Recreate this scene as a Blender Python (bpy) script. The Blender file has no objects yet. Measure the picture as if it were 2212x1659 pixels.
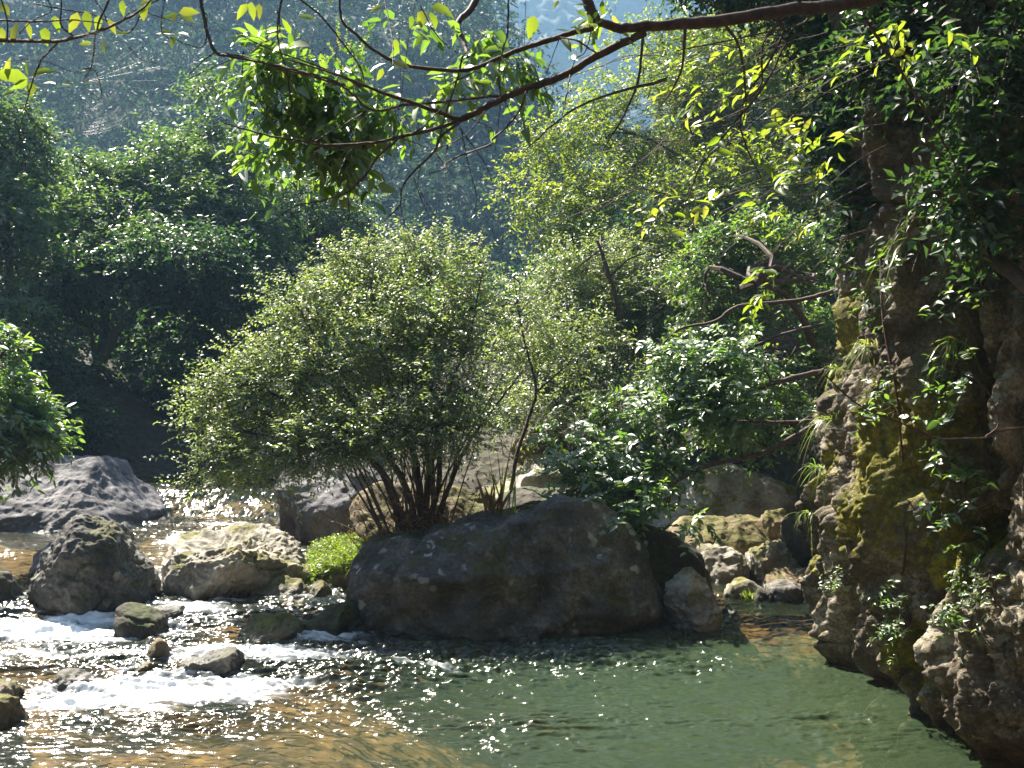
import bpy, math, random
import numpy as np
from math import radians as R, pi
rng = np.random.default_rng(7)
random.seed(7)
S = bpy.context.scene
COL = S.collection

# ------------------------------------------------------------------ camera, sky, sun, exposure
CH, HY, FX, CX = 3.0, 829.5, 2151.0, 1106.0      # eye height, horizon row, focal length, centre column of the study grid
SUN_AZ, SUN_EL = R(-38), R(52)
cam = bpy.data.objects.new('camera', bpy.data.cameras.new('camera')); COL.objects.link(cam)
cam.location = (0, 0, CH); cam.rotation_euler = (R(90), 0, 0)
cam.data.sensor_width = 36; cam.data.lens = 35; cam.data.clip_end = 3000; cam.data.clip_start = .05
S.camera = cam
SD = np.array([math.sin(SUN_AZ)*math.cos(SUN_EL), math.cos(SUN_AZ)*math.cos(SUN_EL), math.sin(SUN_EL)])
W = bpy.data.worlds.new('World'); S.world = W; W.use_nodes = True
nt = W.node_tree; bg = nt.nodes['Background']
sky = nt.nodes.new('ShaderNodeTexSky'); sky.sky_type = 'NISHITA'; sky.sun_disc = False
sky.sun_elevation = SUN_EL; sky.sun_rotation = SUN_AZ; sky.air_density = 1.3; sky.dust_density = .6
nt.links.new(sky.outputs[0], bg.inputs[0]); bg.inputs[1].default_value = .05
sl = bpy.data.lights.new('sun', 'SUN'); sl.energy = 5; sl.angle = R(.5); sl.color = (1, .92, .78)
so = bpy.data.objects.new('sun', sl); COL.objects.link(so)
from mathutils import Vector
so.rotation_euler = Vector(SD).to_track_quat('Z', 'Y').to_euler()
S.view_settings.view_transform = 'Standard'; S.view_settings.look = 'None'; S.view_settings.exposure = 2.1
c = S.cycles
c.max_bounces = 7; c.diffuse_bounces = 3; c.glossy_bounces = 3; c.transmission_bounces = 5; c.transparent_max_bounces = 10
c.volume_bounces = 0; c.caustics_reflective = False; c.caustics_refractive = False; c.sample_clamp_indirect = 6
c.use_denoising = True

# ------------------------------------------------------------------ helpers
def P(px, py, Y): return np.array([(px-CX)/FX*Y, Y, CH-(py-HY)/FX*Y])
def nrm(a): return a/np.maximum(np.linalg.norm(a, axis=-1, keepdims=True), 1e-9)
def vnoise(p, seed=0):
    p = np.asarray(p, float); f = np.floor(p); i = f.astype(np.int64); t = p-f; t = t*t*t*(t*(t*6-15)+10)
    def h(a, b, c_):
        n = (a*374761393+b*668265263+c_*2147483647+seed*974634777) & 0xffffffff
        n = ((n ^ (n >> 13))*1274126177) & 0xffffffff
        n = ((n ^ (n >> 16))*2246822519) & 0xffffffff
        return ((n ^ (n >> 15)) & 0xffff)/32767.5-1
    x, y, z = i[..., 0], i[..., 1], i[..., 2]; u, v, w = t[..., 0], t[..., 1], t[..., 2]
    def lx(b, c_): return h(x, b, c_)*(1-u)+h(x+1, b, c_)*u
    return (lx(y, z)*(1-v)+lx(y+1, z)*v)*(1-w)+(lx(y, z+1)*(1-v)+lx(y+1, z+1)*v)*w
ROT = np.array([[.8, .6, 0], [-.48, .64, .6], [.36, -.48, .8]])
def fbm(p, o=4, seed=0, g=.5):
    s = 0; a = 1; q = np.asarray(p, float); t = 0
    for k in range(o):
        s = s+a*vnoise(q, seed+k); t += a; a *= g; q = (q @ ROT)*2.03+3.7
    return s/t
def ridge(p, o=4, seed=0):
    s = 0; a = 1; q = np.asarray(p, float); t = 0
    for k in range(o):
        s = s+a*(1-2*np.abs(vnoise(q, seed+k))); t += a; a *= .5; q = (q @ ROT)*2.1+1.3
    return s/t
def sm(a, b, x): t = np.clip((x-a)/(b-a), 0, 1); return t*t*(3-2*t)

def mk(name, V, groups, mat, parent=None, attrs=None, smooth=False):
    V = np.asarray(V, np.float32); me = bpy.data.meshes.new(name)
    me.vertices.add(len(V)); me.vertices.foreach_set('co', V.ravel())
    groups = [np.asarray(g, np.int32) for g in groups if len(g)]
    nl = sum(g.size for g in groups); nf = sum(len(g) for g in groups)
    me.loops.add(nl); me.polygons.add(nf)
    me.loops.foreach_set('vertex_index', np.concatenate([g.ravel() for g in groups]))
    tot = np.concatenate([np.full(len(g), g.shape[1], np.int32) for g in groups])
    st = np.concatenate([[0], np.cumsum(tot)[:-1]]).astype(np.int32)
    me.polygons.foreach_set('loop_start', st); me.polygons.foreach_set('loop_total', tot)
    me.polygons.foreach_set('use_smooth', np.full(nf, smooth, bool))
    for k, a in (attrs or {}).items():
        at = me.attributes.new(k, 'FLOAT', 'POINT'); at.data.foreach_set('value', np.asarray(a, np.float32))
    me.update(calc_edges=True); me.validate()
    me.materials.append(mat)
    o = bpy.data.objects.new(name, me); COL.objects.link(o)
    if parent: o.parent = parent
    return o
def tag(o, label=None, cat=None, group=None, kind=None):
    for k, v in (('label', label), ('category', cat), ('group', group), ('kind', kind)):
        if v: o[k] = v
    return o
def recentre(o, at):
    at = np.array(at, float); me = o.data; n = len(me.vertices); co = np.empty(n*3, np.float32)
    me.vertices.foreach_get('co', co); co = co.reshape(-1, 3)-at; me.vertices.foreach_set('co', co.ravel().astype(np.float32)); me.update()
    o.location = at
def thing(name, at, label, cat, group=None):
    o = bpy.data.objects.new(name, None); COL.objects.link(o); o.empty_display_size = .2
    o['base'] = 0; del o['base']
    tag(o, label, cat, group); o['_at'] = 0; del o['_at']
    THINGS[o.name] = np.array(at, float); return o
THINGS = {}
def settle():            # move every thing's origin to its base, keeping its parts where they are
    bpy.context.view_layer.update()
    for n, at in THINGS.items():
        o = bpy.data.objects[n]; o.location = at
        for ch in o.children:
            if ch.type == 'MESH': recentre(ch, at); ch.location = (0, 0, 0)

class Acc:
    def __init__(s): s.V = []; s.G = {}; s.A = []; s.n = 0
    def add(s, V, F, a=None):
        V = np.asarray(V).reshape(-1, 3); s.V.append(V)
        for f in (F if isinstance(F, list) else [F]):
            f = np.asarray(f); s.G.setdefault(f.shape[1], []).append(f+s.n)
        s.A.append(np.zeros(len(V)) if a is None else np.broadcast_to(a, len(V))); s.n += len(V)
    def build(s, name, mat, parent=None, smooth=False):
        return mk(name, np.concatenate(s.V), [np.concatenate(g) for g in s.G.values()], mat, parent, {'rnd': np.concatenate(s.A)}, smooth)

def tubes(acc, paths, rads, sides=5):
    """paths (M,N,3), rads (M,N): M tubes of N rings each."""
    paths = np.asarray(paths, float); rads = np.asarray(rads, float)
    if paths.ndim == 2: paths = paths[None]; rads = rads[None]
    M, N, _ = paths.shape
    T = nrm(np.gradient(paths, axis=1))
    ref = np.where(np.abs(T[:, :1, 2:3]) > .8, np.array([1., 0, 0]), np.array([0, 0, 1.])); ref = np.broadcast_to(ref, T.shape)
    U = nrm(np.cross(T, ref)); Vv = np.cross(T, U)
    a = np.arange(sides)/sides*2*pi
    ring = U[:, :, None]*np.cos(a)[:, None]+Vv[:, :, None]*np.sin(a)[:, None]
    pts = paths[:, :, None]+ring*rads[:, :, None, None]
    idx = np.arange(M*N*sides).reshape(M, N, sides); nx = np.roll(idx, -1, 2)
    F = np.stack([idx[:, :-1], nx[:, :-1], nx[:, 1:], idx[:, 1:]], -1).reshape(-1, 4)
    acc.add(pts, F, np.repeat(rng.random(M), N*sides))
def catmull(pts, n=8):
    p = np.asarray(pts, float); p = np.vstack([2*p[0]-p[1], p, 2*p[-1]-p[-2]]); out = []
    for i in range(1, len(p)-2):
        t = (np.arange(n)/n)[:, None]
        out.append(.5*((2*p[i])+(-p[i-1]+p[i+1])*t+(2*p[i-1]-5*p[i]+4*p[i+1]-p[i+2])*t*t+(-p[i-1]+3*p[i]-3*p[i+1]+p[i+2])*t**3))
    return np.vstack(out+[p[-2:-1]])
def limb(acc, pts, r0, r1, n=6, sides=7, wob=.25, knob=0):
    q = catmull(pts, n); k = len(q); L = np.linalg.norm(q[-1]-q[0])
    sg_ = np.linalg.norm(np.diff(q, axis=0), axis=1).mean(); q[1:-1] += (rng.random((k-2, 3))-.5)*min(r0*2*wob, sg_*.16)
    r = np.linspace(r0, r1, k)*(1+.12*(rng.random(k)-.5))
    tubes(acc, q, r, sides); return q

# leaves: arrays of position, direction, normal, length, width
def leaves(acc, p, d, n, L, Wd, hi=False, curl=.15, fold=.18, rnd=None):
    m = len(p); d = nrm(d); s = nrm(np.cross(d, n)); n = np.cross(s, d)
    L = np.broadcast_to(L, m)[:, None]; Wd = np.broadcast_to(Wd, m)[:, None]
    rnd = rng.random(m) if rnd is None else rnd
    if hi:
        ts = np.array([0, .28, .28, .28, .66, .66, .66, 1.]); ws = np.array([0, 1, 0, -1, .8, 0, -.8, 0])
        zs = np.array([0, fold, 0, fold, fold*.7-curl*.4, -curl*.4, fold*.7-curl*.4, -curl])
        F3 = [[0, 1, 2], [0, 2, 3], [4, 7, 5], [5, 7, 6]]; F4 = [[1, 4, 5, 2], [2, 5, 6, 3]]; k = 8
    else:
        ts = np.array([0, .42, 1., .42]); ws = np.array([0, 1, 0, -1.]); zs = np.array([0, fold, -curl, fold]); F3 = []; F4 = [[0, 1, 2, 3]]; k = 4
    Wd = Wd*(.75+.5*rng.random((m, 1))); vr = (.2+1.8*rng.random(m))[:, None, None]; bd = rng.normal(0, .14, m)[:, None, None]
    V = p[:, None]+d[:, None]*(ts[:, None]*L[:, None])+s[:, None]*(ws[:, None]*Wd[:, None]*.5+bd*(ts**2)[:, None]*L[:, None])+n[:, None]*(zs[:, None]*np.where(ws[:, None] != 0, Wd[:, None], L[:, None]))*vr
    off = (np.arange(m)*k)[:, None, None]; G = [(np.array(F4)[None]+off).reshape(-1, 4)]
    if F3: G.append((np.array(F3)[None]+off).reshape(-1, 3))
    acc.add(V, G, np.repeat(rnd, k))
UP = np.array([0, 0, 1.])
def sprays(acc, C, D, k, L, lL, lW, up=1.0, jit=.5, droop=.2, hi=False, twig=None, tr=.002, lift=0.):
    """C cluster origins, D directions; k leaves alternate along each twig of length L."""
    n = len(C); D = nrm(D); t = (np.arange(k)+.5)/k
    L = L*(.6+.8*rng.random(n))[:, None, None]
    side = nrm(np.cross(D, UP+rng.normal(0, .3, (n, 3))))
    bend = np.array([0, 0, -1.])*droop
    pos = C[:, None]+D[:, None]*(t[:, None]*L)+bend*(t**2)[:, None]*L
    sg = np.where(np.arange(k) % 2 == 0, 1, -1)[:, None]
    ld = D[:, None]*.55+side[:, None]*sg*.9+rng.normal(0, jit*.6, (n, k, 3))+bend*.8+UP*lift
    nn = np.array([-.26, -.38, 1.])*up+rng.normal(0, jit, (n, k, 3))
    cr = np.clip(rng.random(n)[:, None]*.7+rng.random((n, k))*.3, 0, 1)
    sc = .65+.6*rng.random(n*k)
    leaves(acc, pos.reshape(-1, 3), ld.reshape(-1, 3), nn.reshape(-1, 3), lL*sc, lW*sc, hi, rnd=cr.ravel())
    if twig is not None:
        tt = np.linspace(-.15, 1, 4)
        path = C[:, None]+D[:, None]*(tt[:, None]*L)+bend*(np.abs(tt)*tt)[:, None]*L
        tubes(twig, path, np.broadcast_to(np.linspace(tr, tr*.4, 4), (n, 4)), 3)
def blobs(specs, n, freq=1.2, thr=-.05, shell=.55, seed=1):
    """specs: (px,py,Y, rpx, rpy, depth_m[,weight]). Returns points in clumps inside those ellipsoids and outward directions."""
    c_ = []; r_ = []; w = []
    for s in specs:
        c_.append(P(*s[:3])); r_.append([s[3]/FX*s[2], s[5], s[4]/FX*s[2]]); w.append(s[6] if len(s) > 6 else r_[-1][0]*r_[-1][2])
    c_ = np.array(c_); r_ = np.array(r_); w = np.array(w)/sum(w)
    out = []; od = []; got = 0
    for it in range(60):
        m = n*2; i = rng.choice(len(c_), m, p=w)
        v = nrm(rng.normal(size=(m, 3))); rad = (shell+(1-shell)*rng.random(m))*rng.random(m)**.16
        loc = v*rad[:, None]*r_[i]; q = c_[i]+loc
        f = fbm(q*freq, 3, seed); edge = np.linalg.norm(loc/r_[i], axis=1)
        keep = f > thr+.5*np.maximum(edge-.72, 0)+.18*(rng.random(m)-.5)
        out.append(q[keep]); od.append(v[keep]); got += keep.sum()
        if got >= n: break
    return np.vstack(out)[:n], np.vstack(od)[:n]
def autolimbs(acc, roots, targets, r0, m, sag=.1, sides=5):
    """m thin limbs from the nearest of the given skeleton points out to crown points"""
    roots = np.asarray(roots)
    if m > 24:
        out = []; k = max(12, m//6); first = True
        for b in range(0, m, k):
            pth = autolimbs(acc, roots, targets, r0*(1.5 if first else .75), min(k, m-b), sag, sides); out.append(pth); roots = np.vstack([roots, pth.reshape(-1, 3)[2::3]]); first = False
        return np.vstack(out)
    idx = rng.choice(len(targets), min(m, len(targets)), replace=False); T = targets[idx]
    if len(roots) > 900: roots = roots[rng.choice(len(roots), 900, replace=False)]
    d = ((T[:, None]-roots[None])**2).sum(-1)+rng.random((len(T), len(roots)))*.6
    A = roots[np.argmin(d, 1)]; L = np.linalg.norm(T-A, axis=1)
    t = np.linspace(0, 1, 7)
    mid = rng.normal(0, .13, (len(T), 2, 3))*L[:, None, None]
    path = A[:, None]+(T-A)[:, None]*t[:, None]+mid[:, :1]*np.sin(t*pi)[:, None]+mid[:, 1:]*.5*np.sin(t*2*pi)[:, None]+UP*(sag*L)[:, None, None]*np.sin(t*pi)[:, None]
    rr = (r0*(.5+.8*rng.random(len(T))))[:, None]*np.linspace(1, .2, 7)
    tubes(acc, path, rr, sides); return path.reshape(-1, 3)

# ------------------------------------------------------------------ materials
def newmat(name):
    m = bpy.data.materials.new(name); m.use_nodes = True; t = m.node_tree; t.nodes.clear()
    return m, t, t.nodes.new('ShaderNodeOutputMaterial')
def N(t, typ, **kw):
    n = t.nodes.new(typ)
    for k, v in kw.items():
        if k[0] == 'i' and k[1:].isdigit(): n.inputs[int(k[1:])].default_value = v
        elif k in n.inputs: n.inputs[k].default_value = v
        else: setattr(n, k, v)
    return n
def ramp(t, src, stops):
    r = t.nodes.new('ShaderNodeValToRGB'); e = r.color_ramp.elements
    while len(e) < len(stops): e.new(.5)
    for k, (p, c_) in enumerate(stops): e[k].position = p; e[k].color = (*c_, 1) if len(c_) == 3 else c_
    t.links.new(src, r.inputs[0]); return r.outputs[0]
def mixc(t, f, a, b, typ='MIX'):
    m = t.nodes.new('ShaderNodeMix'); m.data_type = 'RGBA'; m.blend_type = typ
    for s, v in ((0, f), (6, a), (7, b)):
        if hasattr(v, 'links'): t.links.new(v, m.inputs[s])
        else: m.inputs[s].default_value = v if s == 0 else ((*v, 1) if len(v) == 3 else v)
    return m.outputs[2]
def math_(t, op, a, b=0., clamp=False):
    m = t.nodes.new('ShaderNodeMath'); m.operation = op; m.use_clamp = clamp
    for s, v in ((0, a), (1, b)):
        if hasattr(v, 'links'): t.links.new(v, m.inputs[s])
        else: m.inputs[s].default_value = v
    return m.outputs[0]
def noise(t, vec, scale, detail=4, rough=.55, dist=0):
    n = N(t, 'ShaderNodeTexNoise'); n.inputs['Scale'].default_value = scale; n.inputs['Detail'].default_value = detail
    n.inputs['Roughness'].default_value = rough; n.inputs['Distortion'].default_value = dist
    if vec is not None: t.links.new(vec, n.inputs['Vector'])
    return n.outputs[0]
def leafmat(name, cols, trans, tmix=.42, rough=.32, spec=.5, ior=1.45):
    m, t, o = newmat(name)
    a = N(t, 'ShaderNodeAttribute', attribute_name='rnd')
    col = ramp(t, a.outputs['Fac'], [(i/(len(cols)-1), c_) for i, c_ in enumerate(cols)])
    tc = ramp(t, a.outputs['Fac'], [(i/(len(trans)-1), c_) for i, c_ in enumerate(trans)])
    b = N(t, 'ShaderNodeBsdfPrincipled'); t.links.new(col, b.inputs['Base Color']); b.inputs['Roughness'].default_value = rough; b.inputs['IOR'].default_value = ior
    b.inputs['Specular IOR Level'].default_value = spec
    tr = N(t, 'ShaderNodeBsdfTranslucent'); t.links.new(tc, tr.inputs[0])
    x = N(t, 'ShaderNodeMixShader'); x.inputs[0].default_value = tmix
    t.links.new(b.outputs[0], x.inputs[1]); t.links.new(tr.outputs[0], x.inputs[2]); t.links.new(x.outputs[0], o.inputs[0]); return m
def barkmat(name, a, b, moss=0.):
    m, t, o = newmat(name); g = N(t, 'ShaderNodeNewGeometry').outputs['Position']
    n1 = noise(t, g, 18, 5); n2 = noise(t, g, 3, 3)
    col = ramp(t, n1, [(.3, a), (.7, b)])
    if moss: col = mixc(t, ramp(t, n2, [(.5-moss*.2, (0, 0, 0)), (.62, (1, 1, 1))]), col, (.06, .07, .015))
    p = N(t, 'ShaderNodeBsdfPrincipled', Roughness=.75); t.links.new(col, p.inputs['Base Color'])
    bm = N(t, 'ShaderNodeBump'); bm.inputs['Distance'].default_value = .01; bm.inputs['Strength'].default_value = .6
    t.links.new(noise(t, g, 40, 3), bm.inputs['Height']); t.links.new(bm.outputs[0], p.inputs['Normal'])
    t.links.new(p.outputs[0], o.inputs[0]); return m
def rockmat(name, dark, mid, light, moss=.0, mosscol=(.10, .11, .012), lichen=.25, bump=1., scale=1.):
    m, t, o = newmat(name); gn = N(t, 'ShaderNodeNewGeometry'); g = gn.outputs['Position']
    big = noise(t, g, 1.6*scale, 5, .6, .6); fine = noise(t, g, 22*scale, 6, .7); med = noise(t, g, 6*scale, 6, .65, .4)
    s = math_(t, 'ADD', math_(t, 'MULTIPLY', big, .55), math_(t, 'MULTIPLY', fine, .45))
    col = ramp(t, s, [(.34, dark), (.5, mid), (.66, light)])
    # pale lichen blotches
    vo = N(t, 'ShaderNodeTexVoronoi'); vo.inputs['Scale'].default_value = 5*scale
    wv = mixc(t, .12, g, noise(t, g, 9, 4)); 
    va = t.nodes.new('ShaderNodeVectorMath'); va.operation = 'ADD'; t.links.new(g, va.inputs[0])
    nv = N(t, 'ShaderNodeTexNoise'); nv.inputs['Scale'].default_value = 7; nv.inputs['Detail'].default_value = 4; t.links.new(g, nv.inputs['Vector'])
    sc = t.nodes.new('ShaderNodeVectorMath'); sc.operation = 'SCALE'; sc.inputs['Scale'].default_value = .22; t.links.new(nv.outputs['Color'], sc.inputs[0])
    t.links.new(sc.outputs[0], va.inputs[1]); t.links.new(va.outputs[0], vo.inputs['Vector'])
    stn = ramp(t, noise(t, g, .9*scale, 6, .7, 1.5), [(.38, (.45, .42, .4)), (.52, (1, 1, 1)), (.66, (1.35, 1.3, 1.25))])
    col = mixc(t, .8, col, mixc(t, 1., col, stn, 'MULTIPLY'))
    lm = math_(t, 'MULTIPLY', ramp(t, vo.outputs['Distance'], [(.20, (1, 1, 1)), (.30, (0, 0, 0))]), ramp(t, noise(t, g, 1.3, 2), [(.62-lichen*.3, (0, 0, 0)), (.70-lichen*.25, (1, 1, 1))]))
    col = mixc(t, math_(t, 'MULTIPLY', lm, .8), col, (.42, .44, .42))
    # moss grows on the upper faces
    if moss < 0:
        ms = N(t, 'ShaderNodeAttribute', attribute_name='moss').outputs['Fac']
        mm = math_(t, 'ADD', noise(t, g, 6.5, 8, .75), math_(t, 'MULTIPLY', ms, .43))
        mf = ramp(t, mm, [(.68, (0, 0, 0)), (.75, (1, 1, 1))])
        mcol = ramp(t, noise(t, g, 16, 8, .75), [(.32, (.045, .045, .01)), (.5, (.15, .14, .02)), (.66, (.36, .31, .04))])
        col = mixc(t, mf, col, mcol)
    elif moss > 0:
        sx = N(t, 'ShaderNodeSeparateXYZ'); t.links.new(gn.outputs['Normal'], sx.inputs[0])
        mm = math_(t, 'ADD', noise(t, g, 1.7, 6, .65), math_(t, 'MULTIPLY', sx.outputs[2], .16))
        mf = ramp(t, mm, [(.66-.25*moss, (0, 0, 0)), (.74-.25*moss, (1, 1, 1))])
        mcol = ramp(t, noise(t, g, 12, 4), [(.35, tuple(x*.45 for x in mosscol)), (.6, mosscol)])
        col = mixc(t, mf, col, mcol)
    at = N(t, 'ShaderNodeAttribute', attribute_name='wet')
    wt = math_(t, 'MULTIPLY', at.outputs['Fac'], .8, True)
    col = mixc(t, wt, col, tuple(x*.25 for x in mid))
    p = N(t, 'ShaderNodeBsdfPrincipled'); t.links.new(col, p.inputs['Base Color'])
    rg = math_(t, 'SUBTRACT', .85, math_(t, 'MULTIPLY', wt, .6)); t.links.new(rg, p.inputs['Roughness'])
    b1 = N(t, 'ShaderNodeBump'); b1.inputs['Distance'].default_value = .05; b1.inputs['Strength'].default_value = .55*bump; t.links.new(med, b1.inputs['Height'])
    b2 = N(t, 'ShaderNodeBump'); b2.inputs['Distance'].default_value = .012; b2.inputs['Strength'].default_value = 1.*bump; t.links.new(fine, b2.inputs['Height'])
    t.links.new(b1.outputs[0], b2.inputs['Normal']); t.links.new(b2.outputs[0], p.inputs['Normal'])
    t.links.new(p.outputs[0], o.inputs[0]); return m

M = {}
M['leaf_fine'] = leafmat('bush_leaf', [(.085, .12, .03), (.13, .17, .04), (.18, .21, .06)], [(.22, .35, .05), (.34, .46, .075), (.46, .54, .11)], .46, .47, 1., 1.85)
M['leaf_yellow'] = leafmat('young_leaf', [(.06, .10, .012), (.09, .15, .015), (.14, .18, .02)], [(.25, .42, .02), (.36, .50, .03), (.44, .46, .05)], .5, .4, 1.)
M['leaf_gloss'] = leafmat('glossy_leaf', [(.035, .075, .025), (.055, .11, .03), (.09, .15, .04)], [(.14, .32, .03), (.24, .44, .04), (.38, .54, .05)], .4, .42, 1., 1.7)
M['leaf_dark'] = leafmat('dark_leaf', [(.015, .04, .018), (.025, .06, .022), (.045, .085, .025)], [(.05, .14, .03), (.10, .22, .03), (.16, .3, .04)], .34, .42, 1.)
M['leaf_mid'] = leafmat('tree_leaf', [(.05, .09, .018), (.085, .135, .022), (.13, .17, .025)], [(.22, .36, .025), (.37, .50, .03), (.52, .58, .04)], .48, .45, 1., 1.65)
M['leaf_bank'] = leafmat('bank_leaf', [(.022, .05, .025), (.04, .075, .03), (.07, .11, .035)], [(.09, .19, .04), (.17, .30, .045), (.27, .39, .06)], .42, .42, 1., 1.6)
M['leaf_hill'] = leafmat('hill_leaf', [(.015, .035, .025), (.03, .06, .035), (.05, .085, .04)], [(.03, .08, .03), (.06, .12, .04), (.08, .15, .05)], .25, .6, .25)
M['grass'] = leafmat('grass_blade', [(.06, .10, .02), (.10, .15, .03), (.2, .2, .06)], [(.2, .4, .04), (.35, .5, .06), (.45, .45, .1)], .5, .3)
M['dry'] = leafmat('dry_leaf', [(.12, .06, .025), (.2, .10, .04), (.16, .11, .05)], [(.3, .12, .03), (.4, .2, .05), (.3, .2, .08)], .3, .5)
M['bark'] = barkmat('brown_bark', (.028, .018, .012), (.10, .06, .042))
M['bark_red'] = barkmat('reddish_bark', (.03, .014, .011), (.10, .052, .038))
M['bark_moss'] = barkmat('mossy_bark', (.03, .025, .015), (.10, .085, .05), 1.)
M['rock_grey'] = rockmat('grey_rock', (.022, .021, .019), (.088, .082, .075), (.25, .235, .21), .12, (.08, .075, .02), lichen=.5)
M['rock_blue'] = rockmat('bluish_rock', (.045, .043, .048), (.12, .115, .125), (.23, .22, .225), .0, lichen=.2)
M['rock_pale'] = rockmat('pale_rock', (.13, .115, .095), (.33, .30, .25), (.5, .46, .39), .2, (.16, .15, .04), lichen=.2, bump=1.2)
M['rock_brown'] = rockmat('brown_rock', (.07, .05, .03), (.17, .125, .07), (.32, .25, .16), .35, (.12, .11, .02), lichen=.1, bump=1.2)
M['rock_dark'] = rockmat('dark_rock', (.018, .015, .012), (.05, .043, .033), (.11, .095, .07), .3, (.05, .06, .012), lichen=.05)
M['cliff'] = rockmat('cliff_rock', (.03, .023, .015), (.15, .12, .08), (.5, .44, .35), -1, (.23, .21, .018), lichen=.4, bump=1.7, scale=1.4)

# ------------------------------------------------------------------ river, water level and bed
def wl(x, y):
    x = np.asarray(x, float); y = np.asarray(y, float)
    wob = .35*fbm(np.stack([x*.9, y*.3, 0*x], -1), 2, 31)
    lm = sm(-.1, -1.7, x+wob*.8)
    s1 = sm(9.35, 10.1, y+wob+.25*x*.3); s2 = sm(11.5, 12.5, y+wob); s3 = sm(13.0, 15.5, y)
    far = sm(19.0, 20.6, y+wob*1.5)
    back = sm(14.5, 19, y)*(1-lm)*.35
    return lm*(.10*s1+.16*s2+.16*s3)+.42*far+back*(1-far)*(1-sm(2, 3.5, x))
def bed(x, y):
    x = np.asarray(x, float); y = np.asarray(y, float); q = np.stack([x, y, 0*x], -1)
    z = wl(x, y)-.28-.8*sm(-2.5, 1.1, x+.4*fbm(q*.5, 3, 6))*sm(13.5, 10.5, y)
    z = z+.2*sm(9.3, 7.6, y+.3*x*0+.8*fbm(q*.4, 2, 12))*sm(-2, 1, x)
    z = z-.15*sm(9, 7, y)*sm(0, -2, x)*0+.10*fbm(q*1.1, 4, 3)+.05*fbm(q*4, 3, 5)
    z = z+sm(12.2, 14.5, y)*sm(-2.4, -1.5, x)*sm(2.3, 1.4, x)*.75                                  # gravel island behind the front boulder
    z = z+1.9*sm(4.3, 6.0, x)+np.minimum(.35*np.maximum(x-5.5, 0), 5)                                           # right bank
    z = z+sm(-8.2, -11, x)*1.3+np.minimum(.4*np.maximum(-x-10.5, 0), 5)                                         # left bank
    z = z+sm(16.5, 20, y)*sm(-3.6, -1.6, x)*1.0
    z = z+sm(22, 25, y)*1.2+.07*np.clip(y-25, 0, 60)             # the valley sides behind
    z = z+.6*sm(-1, 6, x)*np.maximum(sm(16.5, 20, y), 0)
    z = z+sm(5.5, 2.0, y)*1.6
    skyblock = np.minimum(1.1*np.maximum(-x-26, 0), 30)*sm(45, 30, y)+np.minimum(1.1*np.maximum(x-13, 0), 30)*sm(30, 20, y)   # unseen gorge sides and slope behind the viewer, added to block sky light
    z = z+np.maximum(skyblock, np.minimum(1.2*np.maximum(-y-9, 0), 32))
    return z+.25*fbm(q*.35, 4, 9)*sm(20, 26, y)
def pick(px, py):                    # where a ray through the study grid meets the water
    Y = 12.
    for _ in range(30):
        x = (px-CX)/FX*Y; Y = .5*Y+.5*min(60, (CH-float(wl(x, Y)))*FX/max(py-HY, 20))
    return Y
def grid(xs, ys, zf):
    X, Y = np.meshgrid(xs, ys); V = np.stack([X, Y, zf(X, Y)], -1).reshape(-1, 3)
    i = np.arange(len(xs)*len(ys)).reshape(len(ys), len(xs))
    F = np.stack([i[:-1, :-1], i[:-1, 1:], i[1:, 1:], i[1:, :-1]], -1).reshape(-1, 4)
    return V, F
xs = np.concatenate([np.linspace(-160, -12, 50)[:-1], np.linspace(-12, 8, 260), np.linspace(8, 160, 50)[1:]])
ys = np.concatenate([np.linspace(-40, 5, 25)[:-1], np.linspace(5, 26, 280), np.linspace(26, 420, 90)[1:]])
V, F = grid(xs, ys, lambda X, Y: bed(X, Y)*1.-.0)
V[:, 2] = np.minimum(V[:, 2], 44)
m, t, o = newmat('river_bed')
g = N(t, 'ShaderNodeNewGeometry').outputs['Position']
vo = N(t, 'ShaderNodeTexVoronoi'); vo.inputs['Scale'].default_value = 4.5; t.links.new(g, vo.inputs['Vector'])
col = ramp(t, noise(t, g, 2.2, 6, .6), [(.3, (.05, .028, .012)), (.5, (.19, .10, .032)), (.7, (.33, .19, .065))])
col = mixc(t, .7, col, mixc(t, 1., col, ramp(t, vo.outputs['Distance'], [(.1, (1, 1, 1)), (.5, (.35, .33, .3))]), 'MULTIPLY'))
sx = N(t, 'ShaderNodeSeparateXYZ'); t.links.new(g, sx.inputs[0])
wood = ramp(t, math_(t, 'MULTIPLY', sx.outputs[1], 1/30.), [(.46, (0, 0, 0)), (.52, (1, 1, 1))])
wood = math_(t, 'MULTIPLY', 1., ramp(t, N(t, 'ShaderNodeAttribute', attribute_name='land').outputs['Fac'], [(.3, (0, 0, 0)), (.6, (1, 1, 1))]))
col = mixc(t, wood, col, ramp(t, noise(t, g, 9, 6, .7), [(.3, (.012, .012, .006)), (.55, (.04, .035, .018)), (.72, (.09, .07, .035))]))
p = N(t, 'ShaderNodeBsdfPrincipled', Roughness=.9); t.links.new(col, p.inputs['Base Color'])
bm = N(t, 'ShaderNodeBump'); bm.inputs['Distance'].default_value = .06; t.links.new(vo.outputs['Distance'], bm.inputs['Height']); t.links.new(bm.outputs[0], p.inputs['Normal'])
t.links.new(p.outputs[0], o.inputs[0])
tag(mk('river_bed', V, [F], m, attrs={'land': np.clip((V[:, 2]-wl(V[:, 0], V[:, 1]))*4+.5, 0, 1)}, smooth=True), kind='structure')

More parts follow.
